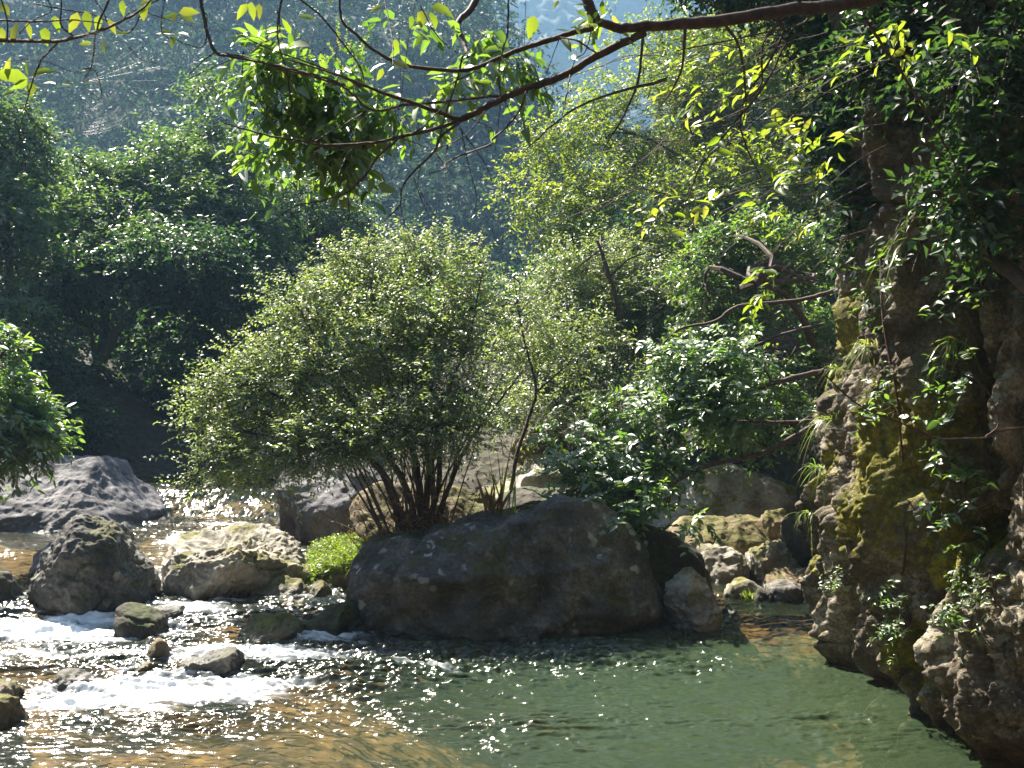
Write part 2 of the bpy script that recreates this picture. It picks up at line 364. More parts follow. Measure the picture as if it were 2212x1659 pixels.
# water surface with real ripples; foam where it drops over the ledges
xs = np.linspace(-9.5, 5.2, 1100)
ys = [5.6]
while ys[-1] < 27: ys.append(ys[-1]+.0085*(ys[-1]/8)**1.9)
ys = np.array(ys)
X, Y = np.meshgrid(xs, ys); X = X.ravel(); Y = Y.ravel(); Z0 = wl(X, Y)
def q3(a, b, k=0.): return np.stack([X*a, Y*b, np.full_like(X, k)], -1)
jx = (vnoise(q3(3, 3, 5.), 77))
lm = sm(.6, -1.8, X)
foam = np.zeros_like(X)
def bump2(px, py, sx_, sy_, rot=0):
    y0 = pick(px, py); x0 = (px-CX)/FX*y0; dx = X-x0; dy = Y-y0
    a = dx*math.cos(rot)+dy*math.sin(rot); b = -dx*math.sin(rot)+dy*math.cos(rot)
    return np.exp(-(a/sx_)**2-(b/sy_)**2)
for args, w in [((90, 1370, 1.25, .42), 1.3), ((150, 1345, .5, .3), 1.), ((420, 1310, .5, .35), .7), ((560, 1415, 1.1, .30, -.1), .95), ((690, 1385, .5, .25), .85), ((330, 1500, 1.0, .38, -.05), 1.25),
                ((520, 1490, .7, .32), .95), ((120, 1530, .5, .2), .9), ((350, 1255, .4, .7), 1.), ((380, 1170, .3, .6), .9), ((450, 1135, 1.0, .4), .5), ((700, 1270, .5, .5), .7), ((640, 1245, .4, .5), .7),
                ((250, 1420, 1.3, .2), .5), ((20, 1290, .5, .4), .5), ((820, 1350, .16, .22), .6), ((60, 1420, .6, .25), .6), ((770, 1400, .5, .14), .55), ((900, 1440, .55, .12, -.25), .45)]:
    foam = np.maximum(foam, w*bump2(*args))
streak = fbm(q3(1.5, 9, 1.)+jx[:, None]*.4, 4, 41); fine = fbm(q3(7, 34, 2.), 4, 43, .65)
foam = np.clip((foam*1.2-.42+.75*streak+.25*fine)*1.35, 0, 1)*(foam > .06)
turb = sm(.25, -2.0, X)*sm(8.3, 9.6, Y)
amp = .75+.8*turb*(.4+foam)+1.25*sm(8.0, 10.3, Y)*sm(3.4, 1.2, X)*sm(-2.5, -1, X)+.35*sm(7.6, 9, Y)
fl = .9+.5*vnoise(q3(.6, .8), 60)
w1 = (1-2*np.abs(fbm(q3(1.5, 5.5, .3)+jx[:, None]*.35, 3, 51)))*.030*fl
w2 = fbm(q3(6, 17, .7)+jx[:, None]*.5, 3, 52, .6)*(.022+.014*sm(9, 10.2, Y)*sm(2.2, 0, X)*sm(-3, -1.5, X))*fl
w3 = fbm(q3(22, 44, .2), 2, 53)*.008
calm = .5+1.2*np.clip(.5+1.5*fbm(q3(.5, 1.6, 4.), 3, 66), 0, 1)
ac = amp*calm*(1-.6*np.exp(-((X-.1)/1.3)**2-((Y-8.95)/.45)**2)); ac = 1.9*np.tanh(ac/1.9)
Z = Z0+(w1+w2+w3)*ac+foam*(.05*fbm(q3(4, 8, 9.), 3, 71)+.012*fine+.02)
depth = 1-np.exp(-.62*np.clip(Z0-bed(X, Y)-.12, 0, 2))
i = np.arange(len(X)).reshape(len(ys), len(xs))
F = np.stack([i[:-1, :-1], i[:-1, 1:], i[1:, 1:], i[1:, :-1]], -1).reshape(-1, 4)
m, t, o = newmat('river_water')
g = N(t, 'ShaderNodeNewGeometry').outputs['Position']
fo = N(t, 'ShaderNodeAttribute', attribute_name='foam').outputs['Fac']; de = N(t, 'ShaderNodeAttribute', attribute_name='depth').outputs['Fac']
bm = N(t, 'ShaderNodeBump'); bm.inputs['Distance'].default_value = .004; bm.inputs['Strength'].default_value = .5
t.links.new(noise(t, g, 55, 3, .6), bm.inputs['Height'])
tb = N(t, 'ShaderNodeBsdfTransparent'); tb.inputs[0].default_value = (.9, .9, .76, 1)
df = N(t, 'ShaderNodeBsdfDiffuse'); df.inputs[0].default_value = (.06, .095, .048, 1)
turbid = math_(t, 'MULTIPLY', de, 1., True)
x1 = N(t, 'ShaderNodeMixShader'); t.links.new(turbid, x1.inputs[0]); t.links.new(tb.outputs[0], x1.inputs[1]); t.links.new(df.outputs[0], x1.inputs[2])
gl = N(t, 'ShaderNodeBsdfGlossy'); gl.inputs['Roughness'].default_value = .15; t.links.new(bm.outputs[0], gl.inputs['Normal'])
fr = N(t, 'ShaderNodeFresnel'); fr.inputs[0].default_value = 1.33; t.links.new(bm.outputs[0], fr.inputs['Normal'])
x2 = N(t, 'ShaderNodeMixShader'); t.links.new(fr.outputs[0], x2.inputs[0]); t.links.new(x1.outputs[0], x2.inputs[1]); t.links.new(gl.outputs[0], x2.inputs[2])
fd = N(t, 'ShaderNodeBsdfPrincipled'); fd.inputs['Base Color'].default_value = (.74, .78, .82, 1); fd.inputs['Roughness'].default_value = .25
x3 = N(t, 'ShaderNodeMixShader'); t.links.new(math_(t, 'MULTIPLY', fo, .9, True), x3.inputs[0]); t.links.new(x2.outputs[0], x3.inputs[1]); t.links.new(fd.outputs[0], x3.inputs[2])
t.links.new(x3.outputs[0], o.inputs[0])
tag(mk('river_water', np.stack([X, Y, Z], -1), [F], m, attrs={'foam': foam, 'depth': depth}, smooth=True), kind='structure')

# ------------------------------------------------------------------ hills far behind
def hill(name, y0, prof, slope, label=None):
    xs = np.linspace(-210, 210, 420); tt = np.linspace(0, 1, 150)
    Xh, T = np.meshgrid(xs, tt); px = CX+Xh/y0*FX
    kk = np.minimum(np.interp(px, [p_[0] for p_ in prof], [(HY-p_[1])/FX for p_ in prof]), .78*slope)
    top = np.minimum((CH+kk*(y0-10+2/slope))/(1-kk/slope), 230)
    top = top+2.5*fbm(np.stack([Xh*.06, T*0, T*0], -1), 3, 88)
    Zh = -2+(top+2)*T; Yh = y0-10+(T**1.0)*(top+2)/slope
    cn = np.stack([Xh*.16, Zh*.2, 0*Zh], -1); Yh = Yh-2.6*(1-np.abs(vnoise(cn, 91))*2)-1.2*vnoise(cn*2.3, 92)
    Yh = Yh+7*fbm(np.stack([Xh*.035, Zh*.05, 0*Zh], -1), 3, 90)
    V = np.stack([Xh, Yh, Zh], -1)
    i = np.arange(Xh.size).reshape(Xh.shape); F = np.stack([i[:-1, :-1], i[:-1, 1:], i[1:, 1:], i[1:, :-1]], -1).reshape(-1, 4)
    # back side
    back = V[-1].copy(); back[:, 1] += 60; back[:, 2] = -2; n0 = i.size
    VV = np.vstack([V.reshape(-1, 3), back]); b = np.arange(len(xs))+n0
    F = np.vstack([F, np.stack([i[-1, :-1], i[-1, 1:], b[1:], b[:-1]], -1)])
    m_, t_, o_ = newmat(name+'_soil'); g_ = N(t_, 'ShaderNodeNewGeometry').outputs['Position']
    p_ = N(t_, 'ShaderNodeBsdfPrincipled', Roughness=1.); t_.links.new(ramp(t_, noise(t_, g_, .3, 8, .7), [(.35, (.015, .022, .013)), (.65, (.045, .07, .035))]), p_.inputs['Base Color']); t_.links.new(p_.outputs[0], o_.inputs[0])
    tag(mk(name, VV, [F], m_, smooth=True), kind='structure')
    return V
hv = hill('wooded_hillside', 85, [(-2500, -700), (-600, -560), (400, -420), (820, -260), (960, -90), (1075, 60), (1150, 175), (1240, 330), (1330, 420), (1500, 300), (1900, 0), (2600, -300), (4000, -500)], 1.05)
fv = hill('distant_mountain', 330, [(-2500, -300), (600, -300), (1000, -160), (1250, -90), (1400, -40), (1600, -100), (2200, -280), (4000, -500)], 1.2)
# the forest on the near hillside
def hillforest(name, Vh, n, lL, lab, cl=9):
    a = Vh[:-1].reshape(-1, 3); w = np.ones(len(a)); px = CX+a[:, 0]/a[:, 1]*FX; py = HY-(a[:, 2]-CH)/a[:, 1]*FX
    ok = (px > -250) & (px < 2500) & (py > -250) & (py < 900); a = a[ok]
    k = n//cl; idx = rng.integers(0, len(a), k); C = a[idx]+rng.normal(0, 1, (k, 3))*np.array([1.6, .8, 1.4])
    crown = .8+1.6*rng.random(k)**2+2.2*np.clip(fbm(C*.16, 3, 14), 0, 1)
    u = nrm(rng.normal(size=(k, cl, 3))); u[..., 1] = -np.abs(u[..., 1]); pos = C[:, None]+u*crown[:, None, None]*np.array([1.1, .9, 1.])
    pos[..., 1] -= .6
    A = Acc(); rr = np.clip(.5+.6*fbm(C*.25, 3, 15)+rng.normal(0, .15, k), 0, 1)
    d = u+rng.normal(0, .5, u.shape)+np.array([.35, 0, -.5]); sc = lL*(.6+.8*rng.random(k*cl))
    leaves(A, pos.reshape(-1, 3), d.reshape(-1, 3), (u*.6+UP*.5+rng.normal(0, .5, u.shape)).reshape(-1, 3), sc, sc*.42, rnd=np.repeat(rr, cl))
    tag(A.build(name, M['leaf_hill']), lab, 'forest', kind='stuff')
hillforest('hillside_forest', hv, 190000, .75, 'blue-green forest covering the hazy hillside beyond the stream')

# ------------------------------------------------------------------ rocks
def icos(sub):
    import bmesh
    b = bmesh.new(); bmesh.ops.create_icosphere(b, subdivisions=sub, radius=1)
    V = np.array([v.co[:] for v in b.verts]); F = np.array([[v.index for v in f.verts] for f in b.faces]); b.free(); return nrm(V), F
ICO = {k: icos(k) for k in (5, 6, 7)}
def rock(name, outline, Yb, depth, mat, label, cat='boulder', group=None, sub=6, rough=1., facets=5, seed=0, sink=.35, cuts=(), layer=0., expo=2.6, bumps=1.):
    """outline = the rock's silhouette (study grid), Yb = distance of its front foot, depth = half its extent away from the viewer (m)"""
    D, F = ICO[sub]; Yc = Yb+depth*.85; o2 = np.array(outline, float)
    pts = np.array([P(a, b, Yc) for a, b in o2]); x = pts[:, 0]; z = pts[:, 2]
    zmin = z.min(); w0 = float(wl((x.min()+x.max())/2, Yb))
    low = z < zmin+.3*(z.max()-zmin); z = np.where(low, z-sink, z)
    cx = (x.min()+x.max())/2; cz = .45*z.max()+.55*z.min(); cz = min(cz, z.max()-.3*(z.max()-z.min()))
    ang = np.arctan2(z-cz, x-cx); rad = np.hypot(x-cx, z-cz); s = np.argsort(ang); ang = ang[s]; rad = rad[s]
    aa = np.linspace(-pi, pi, 361); xx = np.interp(aa, ang, np.cos(ang)*rad, period=2*pi); zz = np.interp(aa, ang, np.sin(ang)*rad, period=2*pi)
    rr = np.hypot(xx, zz); k = np.ones(9)/9; rr = np.convolve(np.concatenate([rr[-5:-1], rr, rr[1:5]]), k, 'valid')
    rho = np.hypot(D[:, 0], D[:, 2]); phi = np.arctan2(D[:, 2], D[:, 0]); r = np.interp(phi, aa, rr)
    rho2 = np.sin(np.arcsin(np.clip(rho, 0, 1)))**.9
    yy = np.sign(D[:, 1])*(1-np.clip(rho, 0, 1)**expo)**(1/2.2)
    Vv = np.stack([cx+rho2*r*np.cos(phi), Yc+depth*yy, cz+rho2*r*np.sin(phi)], -1)
    size = (x.max()-x.min()+z.max()-z.min())/2; ctr = np.array([cx, Yc, cz]); q = (Vv-ctr)
    rg = np.random.default_rng(seed+17)
    sc = np.array([(x.max()-x.min())/2, depth, (z.max()-z.min())/2])
    u = q/sc
    for _ in range(facets):                                  # broken faces, mostly on the side and top
        n = nrm(rg.normal(size=3)*np.array([.8, 1., .7])); n[1] = -abs(n[1]) if rg.random() < .7 else n[1]
        d = .66+.22*rg.random(); e = u@n-d; u = u-np.where(e > 0, e*.85, 0)[:, None]*n
    for n, d in cuts:
        n = nrm(np.array(n, float)); e = u@n-d; u = u-np.where(e > 0, e*.95, 0)[:, None]*n
    q = u*sc; nn = nrm(q/sc**2)
    a = size*.10*rough*bumps; sd = seed*13
    ck = (1-np.abs(vnoise(q*np.array([1.1, 1.1, 2.])/size*1.2+seed+.3*vnoise(q*2.5/size, sd)[:, None], sd+21)))**14
    f = a*fbm(q*1.6/size+seed, 3, sd)+a*.55*ridge(q*3.6/size+seed, 4, sd+5)+.035*rough*fbm(q*6, 5, sd+9, .62)+.012*rough*fbm(q*24, 3, sd+11)-.03*size*ck+.02*rough*ridge(q*5, 3, sd+4)
    if layer: f = f+layer*(np.abs(vnoise(q*np.array([1.2, 1.2, 11]), sd+3))-.3)*size*.1
    q = q+nn*f[:, None]; Vv = q+ctr
    wet = np.clip(1-(Vv[:, 2]-wl(Vv[:, 0], Vv[:, 1])-.02)/.16+.4*fbm(Vv*5, 2, 3), 0, 1)
    ob = mk(name, Vv, [F], mat, attrs={'wet': wet}, smooth=True)
    recentre(ob, (cx, Yc, max(zmin, -2))); tag(ob, label, cat, group); return ob
GL = 'boulders in the rapids on the left'; GR = 'boulders heaped in the channel on the right'; GS = 'small stones breaking the surface of the rapids'
B = M
rock('boulder', [(-140, 1195), (-140, 1030), (-60, 1005), (20, 1000), (110, 990), (180, 990), (225, 1010), (250, 1050), (300, 1080), (355, 1115), (405, 1155), (425, 1192), (200, 1200)], 17.3, 1.9, B['rock_blue'],
     'huge smooth creased boulder at the left edge of the far pool', group=GL, sub=7, seed=3, facets=3, rough=.75)
rock('boulder', [(78, 1328), (88, 1262), (118, 1205), (150, 1150), (180, 1116), (205, 1110), (240, 1128), (270, 1158), (292, 1205), (304, 1250), (324, 1315), (200, 1330)], pick(200, 1322), .75, B['rock_grey'],
     'dark upright peaked boulder standing in the rapids on the left', group=GL, sub=7, seed=5, facets=2, rough=1.2, expo=1.9)
rock('boulder', [(66, 1242), (85, 1200), (110, 1182), (150, 1180), (190, 1230)], pick(110, 1240), .4, B['rock_blue'], 'low grey rock half hidden behind the dark peaked boulder', group=GL, seed=6, sub=5)
rock('boulder', [(368, 1275), (378, 1220), (400, 1170), (430, 1140), (480, 1130), (540, 1138), (590, 1163), (630, 1190), (662, 1240), (650, 1265), (560, 1285), (430, 1292)], pick(470, 1288), 1.0, B['rock_pale'],
     'pale pitted boulder with a sunlit top in the middle of the rapids', group=GL, sub=7, seed=8, rough=1.5, facets=5)
rock('boulder', [(525, 1290), (550, 1266), (600, 1250), (645, 1252), (667, 1275), (660, 1294)], pick(600, 1293), .28, B['rock_pale'], 'small rounded rock at the right foot of the pale pitted boulder', group=GS, seed=9, sub=5)
rock('stone', [(660, 1290), (665, 1264), (695, 1257), (712, 1280), (700, 1296)], pick(685, 1295), .18, B['rock_brown'], 'brown stone just right of the small rounded rock beside the pale boulder', 'stone', GS, seed=10, sub=5)
rock('boulder', [(243, 1352), (248, 1315), (275, 1302), (315, 1313), (352, 1330), (386, 1362), (380, 1378), (250, 1384)], pick(310, 1380), .38, B['rock_dark'], 'dark mossy egg-shaped rock in the white water below the peaked boulder', group=GS, seed=11, sub=6, facets=1, rough=.5)
rock('stone', [(322, 1318), (360, 1307), (395, 1310), (407, 1325), (400, 1342), (345, 1342)], pick(370, 1338), .24, B['rock_dark'], 'low dark stone tucked behind the egg-shaped mossy rock', 'stone', GS, seed=12, sub=5, facets=1, rough=.5)
rock('boulder', [(-60, 1335), (-60, 1225), (0, 1240), (12, 1262), (22, 1300), (18, 1335)], pick(5, 1330), .5, B['rock_dark'], 'dark rock cut by the left frame edge beside the peaked boulder', group=GL, seed=13, sub=5)
rock('boulder', [(498, 1388), (535, 1336), (600, 1326), (655, 1350), (676, 1390), (600, 1400)], pick(600, 1394), .5, B['rock_brown'], 'flat wet rock with water sheeting over it, left of the dark block', group=GS, seed=14, sub=6, rough=.8, sink=.2)
rock('boulder', [(660, 1372), (666, 1322), (715, 1306), (780, 1308), (806, 1345), (806, 1375), (700, 1382)], pick(720, 1378), .42, B['rock_dark'], 'dark flat-topped block against the left end of the great front boulder', group=GS, seed=15, sub=6)
rock('stone', [(704, 1270), (714, 1238), (738, 1221), (760, 1238), (768, 1278)], pick(735, 1274), .2, B['rock_brown'], 'small brown stone below the yellow-green ground cover', 'stone', GS, seed=16, sub=5)
rock('boulder', [(750, 1270), (764, 1222), (800, 1192), (870, 1172), (930, 1150), (1010, 1120), (1110, 1104), (1200, 1090), (1275, 1094), (1330, 1128), (1390, 1200), (1440, 1280), (1472, 1352), (1400, 1385), (1200, 1385), (1000, 1380), (850, 1360), (785, 1330)],
     11.55, .95, B['rock_grey'], 'great dark grey boulder with white lichen patches below the round bush', seed=21, sub=7, facets=3, rough=.95, expo=3.0, sink=.5)
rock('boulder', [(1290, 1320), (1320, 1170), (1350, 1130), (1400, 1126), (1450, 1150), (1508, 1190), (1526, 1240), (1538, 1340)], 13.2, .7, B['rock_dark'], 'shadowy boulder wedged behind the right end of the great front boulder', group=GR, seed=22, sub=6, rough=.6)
rock('boulder', [(1447, 1290), (1446, 1240), (1466, 1214), (1500, 1222), (1522, 1270), (1542, 1310), (1558, 1350), (1500, 1367), (1468, 1362)], pick(1505, 1362), .3, B['rock_pale'], 'narrow upright rock with a pale knobbly top beside the great front boulder', group=GR, seed=23, sub=6, rough=1.5, layer=.3)
rock('boulder', [(1350, 1150), (1420, 1050), (1520, 1030), (1590, 1020), (1660, 1040), (1745, 1085), (1750, 1140), (1500, 1150)], 17.0, 1.3, B['rock_pale'], 'long pale slab with a sunlit top at the back of the right channel', group=GR, seed=24, sub=6, cuts=[((.35, -.9, .25), .55)])
rock('boulder', [(1435, 1160), (1480, 1122), (1540, 1111), (1600, 1117), (1660, 1137), (1678, 1170), (1640, 1205), (1480, 1205)], 15.6, .8, B['rock_brown'], 'broad rounded boulder in front of the long pale slab', group=GR, seed=25, sub=6, rough=.7)
rock('boulder', [(1508, 1230), (1516, 1182), (1550, 1171), (1600, 1195), (1618, 1228), (1600, 1262), (1530, 1262)], pick(1560, 1258), .5, B['rock_pale'], 'pinkish faceted rock right of the shadowy wedged boulder', group=GR, seed=26, sub=6)
rock('boulder', [(1603, 1250), (1618, 1202), (1660, 1183), (1740, 1179), (1785, 1208), (1790, 1262), (1620, 1264)], pick(1690, 1262), .6, B['rock_pale'], 'wide blocky rock with a rough pale top near the cliff foot', group=GR, seed=27, sub=6, rough=1.4)
rock('boulder', [(1636, 1295), (1645, 1240), (1700, 1226), (1790, 1218), (1800, 1302), (1700, 1304)], pick(1730, 1300), .45, B['rock_brown'], 'flat-topped brown slab touching the cliff at the waterline', group=GR, seed=28, sub=6, cuts=[((0, -.2, 1), .7)])
rock('boulder', [(1638, 1150), (1650, 1112), (1690, 1103), (1714, 1128), (1706, 1165)], 15.9, .35, B['rock_brown'], 'small rounded rock perched on the right end of the broad boulder', group=GR, seed=29, sub=5, facets=1)
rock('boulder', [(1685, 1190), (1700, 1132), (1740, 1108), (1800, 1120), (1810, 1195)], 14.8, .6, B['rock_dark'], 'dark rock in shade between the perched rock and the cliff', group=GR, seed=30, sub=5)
rock('stone', [(1558, 1292), (1572, 1263), (1610, 1255), (1650, 1268), (1646, 1300)], pick(1600, 1297), .25, B['rock_pale'], 'pale rounded stone behind the grass tuft in the right channel', 'stone', GR, seed=31, sub=5)
rock('stone', [(1648, 1300), (1658, 1264), (1690, 1252), (1722, 1270), (1736, 1308)], pick(1690, 1305), .25, B['rock_grey'], 'grey stone in front of the flat-topped brown slab', 'stone', GR, seed=32, sub=5)
rock('stone', [(1610, 1303), (1640, 1280), (1680, 1290), (1700, 1310)], pick(1650, 1309), .16, B['rock_dark'], 'dark pointed stone right of the grass tuft in the channel', 'stone', GR, seed=33, sub=5)
rock('stone', [(1545, 1325), (1560, 1315), (1590, 1318), (1592, 1330)], pick(1570, 1328), .12, B['rock_dark'], 'thin dark stone just above water right of the narrow upright rock', 'stone', GR, seed=34, sub=5)
rock('boulder', [(578, 1195), (584, 1120), (598, 1060), (636, 1010), (700, 988), (765, 990), (815, 1035), (850, 1100), (855, 1200)], 16.2, 1.2, B['rock_blue'], 'tall bluish grey boulder behind the left side of the bush stems', seed=35, sub=6, rough=.9)
rock('boulder', [(758, 1115), (770, 1082), (810, 1062), (900, 1068), (1060, 1064), (1090, 1110), (1020, 1210), (850, 1190), (785, 1155)], 13.9, .8, B['rock_brown'], 'brown overhanging boulder right behind the bush stems', seed=36, sub=6, rough=1.1)
rock('boulder', [(1050, 1130), (1062, 1010), (1120, 992), (1220, 1000), (1262, 1060), (1290, 1130)], 16., 1.1, B['rock_pale'], 'layered flat rock with broken ledges right of the bush', seed=37, sub=6, layer=1.2)
rock('boulder', [(1040, 1125), (1080, 1072), (1180, 1060), (1285, 1075), (1310, 1125)], 14.0, .6, B['rock_dark'], 'low dark rock in shade just above the great front boulder', seed=38, sub=6, rough=.6)
rock('boulder', [(1085, 1020), (1110, 945), (1165, 918), (1220, 932), (1248, 985), (1240, 1020)], 18.5, .9, B['rock_brown'], 'brown angular boulder at the back, on top of the layered rock', seed=39, sub=6, rough=1.2)
rock('boulder', [(1225, 1010), (1238, 940), (1280, 938), (1305, 965), (1310, 1010)], 19.3, .6, B['rock_pale'], 'pale rock at the back, right of the angular brown boulder', seed=40, sub=5)
rock('boulder', [(900, 1080), (930, 985), (1000, 955), (1080, 975), (1110, 1080)], 19.0, 1.2, B['rock_pale'], 'pinkish boulder glimpsed through the stems of the bush', seed=41, sub=6)
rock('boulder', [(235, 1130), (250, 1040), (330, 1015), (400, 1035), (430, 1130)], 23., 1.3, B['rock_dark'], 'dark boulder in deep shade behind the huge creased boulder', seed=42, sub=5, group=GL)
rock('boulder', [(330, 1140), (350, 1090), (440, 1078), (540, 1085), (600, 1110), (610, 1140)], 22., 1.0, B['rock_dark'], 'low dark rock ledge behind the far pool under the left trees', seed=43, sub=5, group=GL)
rock('stone', [(545, 1185), (565, 1150), (600, 1140), (620, 1180)], pick(580, 1182), .3, B['rock_grey'], 'wet grey stone at the left foot of the tall bluish boulder', 'stone', seed=44, sub=5)
rock('stone', [(314, 1432), (320, 1398), (343, 1388), (368, 1430)], pick(340, 1427), .1, B['rock_brown'], 'small brown knob of stone above the flat angular stone', 'stone', GS, seed=45, sub=5)
rock('stone', [(380, 1462), (400, 1432), (440, 1412), (500, 1402), (522, 1432), (512, 1466)], pick(460, 1463), .26, B['rock_grey'], 'flat angular grey stone with a sunlit edge in the lower rapid', 'stone', GS, seed=46, sub=6, cuts=[((.1, -1, .1), .7)], sink=.2)
rock('stone', [(105, 1490), (125, 1456), (160, 1448), (195, 1466), (222, 1500)], pick(160, 1492), .16, B['rock_grey'], 'dark wedge of stone in the smooth water above the lowest foam', 'stone', GS, seed=47, sub=5, sink=.15)
rock('stone', [(278, 1460), (300, 1434), (330, 1434), (352, 1460)], pick(315, 1457), .08, B['rock_brown'], 'tiny brown stone left of the flat angular stone', 'stone', GS, seed=48, sub=5, sink=.1)
rock('stone', [(-50, 1525), (-40, 1470), (15, 1478), (40, 1500), (36, 1530)], pick(10, 1528), .3, B['rock_brown'], 'upper of two brown rocks cut by the left frame edge near the bottom', 'stone', GS, seed=49, sub=6)
rock('stone', [(-60, 1585), (-50, 1520), (18, 1515), (34, 1540), (30, 1580)], pick(5, 1580), .22, B['rock_brown'], 'lower of two brown rocks cut by the left frame edge near the bottom', 'stone', GS, seed=50, sub=6)
rock('stone', [(612, 1308), (630, 1299), (660, 1300), (668, 1312)], pick(640, 1311), .12, B['rock_brown'], 'nearly drowned stone between the pale boulder and the dark block', 'stone', GS, seed=51, sub=5, sink=.12)

# ------------------------------------------------------------------ the cliff on the right
base = [(9.5, 21), (7.6, 17.5), (5.9, 14.6), (4.55, 13.0), (3.85, 12.3), (3.68, 11.6), (3.66, 10.9), (3.55, 10.1), (3.52, 9.3), (3.66, 8.5), (3.9, 8.0), (4.15, 7.4), (4.3, 6.4), (4.6, 5.0), (6.0, 3.2)]
bp = catmull([(a, b, 0) for a, b in base], 12)[:, :2]
seg = np.concatenate([[0], np.cumsum(np.linalg.norm(np.diff(bp, axis=0), axis=1))])
ns, nz = 960, 760; sv = np.linspace(0, seg[-1], ns); zv = np.linspace(-1.5, 13.0, nz)
bx = np.interp(sv, seg, bp[:, 0]); by = np.interp(sv, seg, bp[:, 1]); tg = nrm(np.stack([np.gradient(bx), np.gradient(by)], -1))
nx_, ny_ = tg[:, 1], -tg[:, 0]                                  # points towards the river
SV, ZV = np.meshgrid(sv, zv)
PX = np.broadcast_to(bx, SV.shape); PY = np.broadcast_to(by, SV.shape)
sgn = np.sign((nx_*(-1)).mean()) or 1
NX = np.broadcast_to(nx_*sgn, SV.shape); NY = np.broadcast_to(ny_*sgn, SV.shape)
q = np.stack([PX, PY, ZV], -1)
warp = .35*fbm(q*np.array([.5, .5, .7]), 3, 101)
rib = ridge(np.stack([SV*1.15+warp*1.4, ZV*.22, 0*SV], -1), 3, 102)
rib2 = np.abs(vnoise(np.stack([SV*3.4+warp*4, ZV*.75, 0*SV+3], -1), 103))
qv = np.stack([SV*2.6+warp*2, ZV*.9, 0*SV+9], -1)
def crk(a, b, k, sd, pw=9, wp=1.5): return (1-np.abs(vnoise(np.stack([SV*a+warp*wp*a*.4+.12*fbm(q*3, 2, sd), ZV*b, 0*SV+k], -1), sd)))**pw
crack = crk(1.3, .22, 1, 120, 14)*.5+crk(2.9, .5, 2, 121, 12)*.28+crk(6, 1.3, 3, 122, 10)*.10+crk(1.0, 1.6, 4, 123, 16)*.16
step = np.round(fbm(np.stack([SV*1.3+warp, ZV*.5, 0*SV], -1), 2, 125)*5)/5
disp = .46*rib-.20*(1-rib2)**3+.24*fbm(q*.75, 3, 104)+.12*ridge(qv, 4, 105)+.07*fbm(q*7, 5, 106, .62)+.025*fbm(q*28, 2, 107)-crack*1.15+.26*step+.05*ridge(np.stack([SV*9+warp*5, ZV*2.2, 0*SV], -1), 3, 131)
def cb(y, z, ry, rz, a):                                        # a bulge (+) or hollow (-) on the face
    return a*np.exp(-((PY-y)/ry)**2-((ZV-z)/rz)**2)
disp = disp+cb(11.5, 1.55, .45, .75, .3)+cb(9.2, 1.9, .5, .8, .2)+cb(8.3, .55, .45, .75, .25)+cb(10.4, 2.9, .5, .9, -.25)+cb(10.1, .6, .35, .8, -.22)+cb(8.9, .3, .2, .8, -.2)
lean = -.06*np.maximum(ZV-1, 0)-.35*sm(1.8, 4.4, ZV)*sm(10, 12.4, PY)+.18*sm(1.0, 0, ZV)*0+.04*np.maximum(ZV-4, 0)
undercut = -.25*sm(.35, -.1, ZV)
disp = disp+lean+undercut
V = np.stack([PX+NX*disp, PY+NY*disp, ZV+.08*fbm(q*1.4, 2, 108)], -1)
i = np.arange(SV.size).reshape(SV.shape); F = np.stack([i[:-1, :-1], i[:-1, 1:], i[1:, 1:], i[1:, :-1]], -1).reshape(-1, 4)
topr = V[-1].copy(); topr[:, 0] += 7; topr[:, 1] += 2; n0 = i.size; bt = np.arange(ns)+n0
botr = topr.copy(); botr[:, 2] = -1.5; bb = bt+ns
F = np.vstack([F, np.stack([i[-1, :-1], i[-1, 1:], bt[1:], bt[:-1]], -1), np.stack([bt[:-1], bt[1:], bb[1:], bb[:-1]], -1)])
V = np.vstack([V.reshape(-1, 3), topr, botr])
wet = np.clip(1-(V[:, 2]-.05)/.18+.4*fbm(V*4, 2, 3), 0, 1)
def mg(px, py, Y, rx, rz): c_ = P(px, py, Y); return np.exp(-((V[:, 1]-c_[1])/rx)**2-((V[:, 2]-c_[2])/rz)**2)
mossy = np.maximum.reduce([mg(2040, 1030, 9.3, .7, .8), mg(1960, 1130, 10, .5, .7), mg(1850, 720, 12, .5, .7), mg(2080, 900, 9, .8, .5)*.8, mg(2130, 1200, 8.5, .35, .5)*.8, mg(1780, 1180, 11.8, .3, .4), mg(1810, 1400, 11, .4, .3), mg(1850, 1010, 11.2, .4, .4)*.7, mg(2050, 1430, 8.9, .3, .5)*.8, mg(1950, 1230, 9.8, .4, .4)*.8])
cl = mk('rock_cliff', V, [F], M['cliff'], attrs={'wet': wet, 'moss': mossy}, smooth=True)
recentre(cl, (4.5, 10, 0)); tag(cl, 'tall ribbed brown cliff with yellow-green moss rising from the pool on the right', 'cliff')
CV = V[:i.size].reshape(nz, ns, 3)
def cliffpt(px, py):                                            # point of the cliff face seen at this place of the picture
    P_ = CV[::2, ::2].reshape(-1, 3); u = CX+P_[:, 0]/P_[:, 1]*FX; v = HY-(P_[:, 2]-CH)/P_[:, 1]*FX
    d = (u-px)**2+(v-py)**2; j = np.where((d < 64) & (P_[:, 1] < 13.5))[0]
    return P_[j[np.argmin(P_[j, 1])]] if len(j) else P_[np.argmin(np.where(P_[:, 1] < 13.5, d, 1e9))]



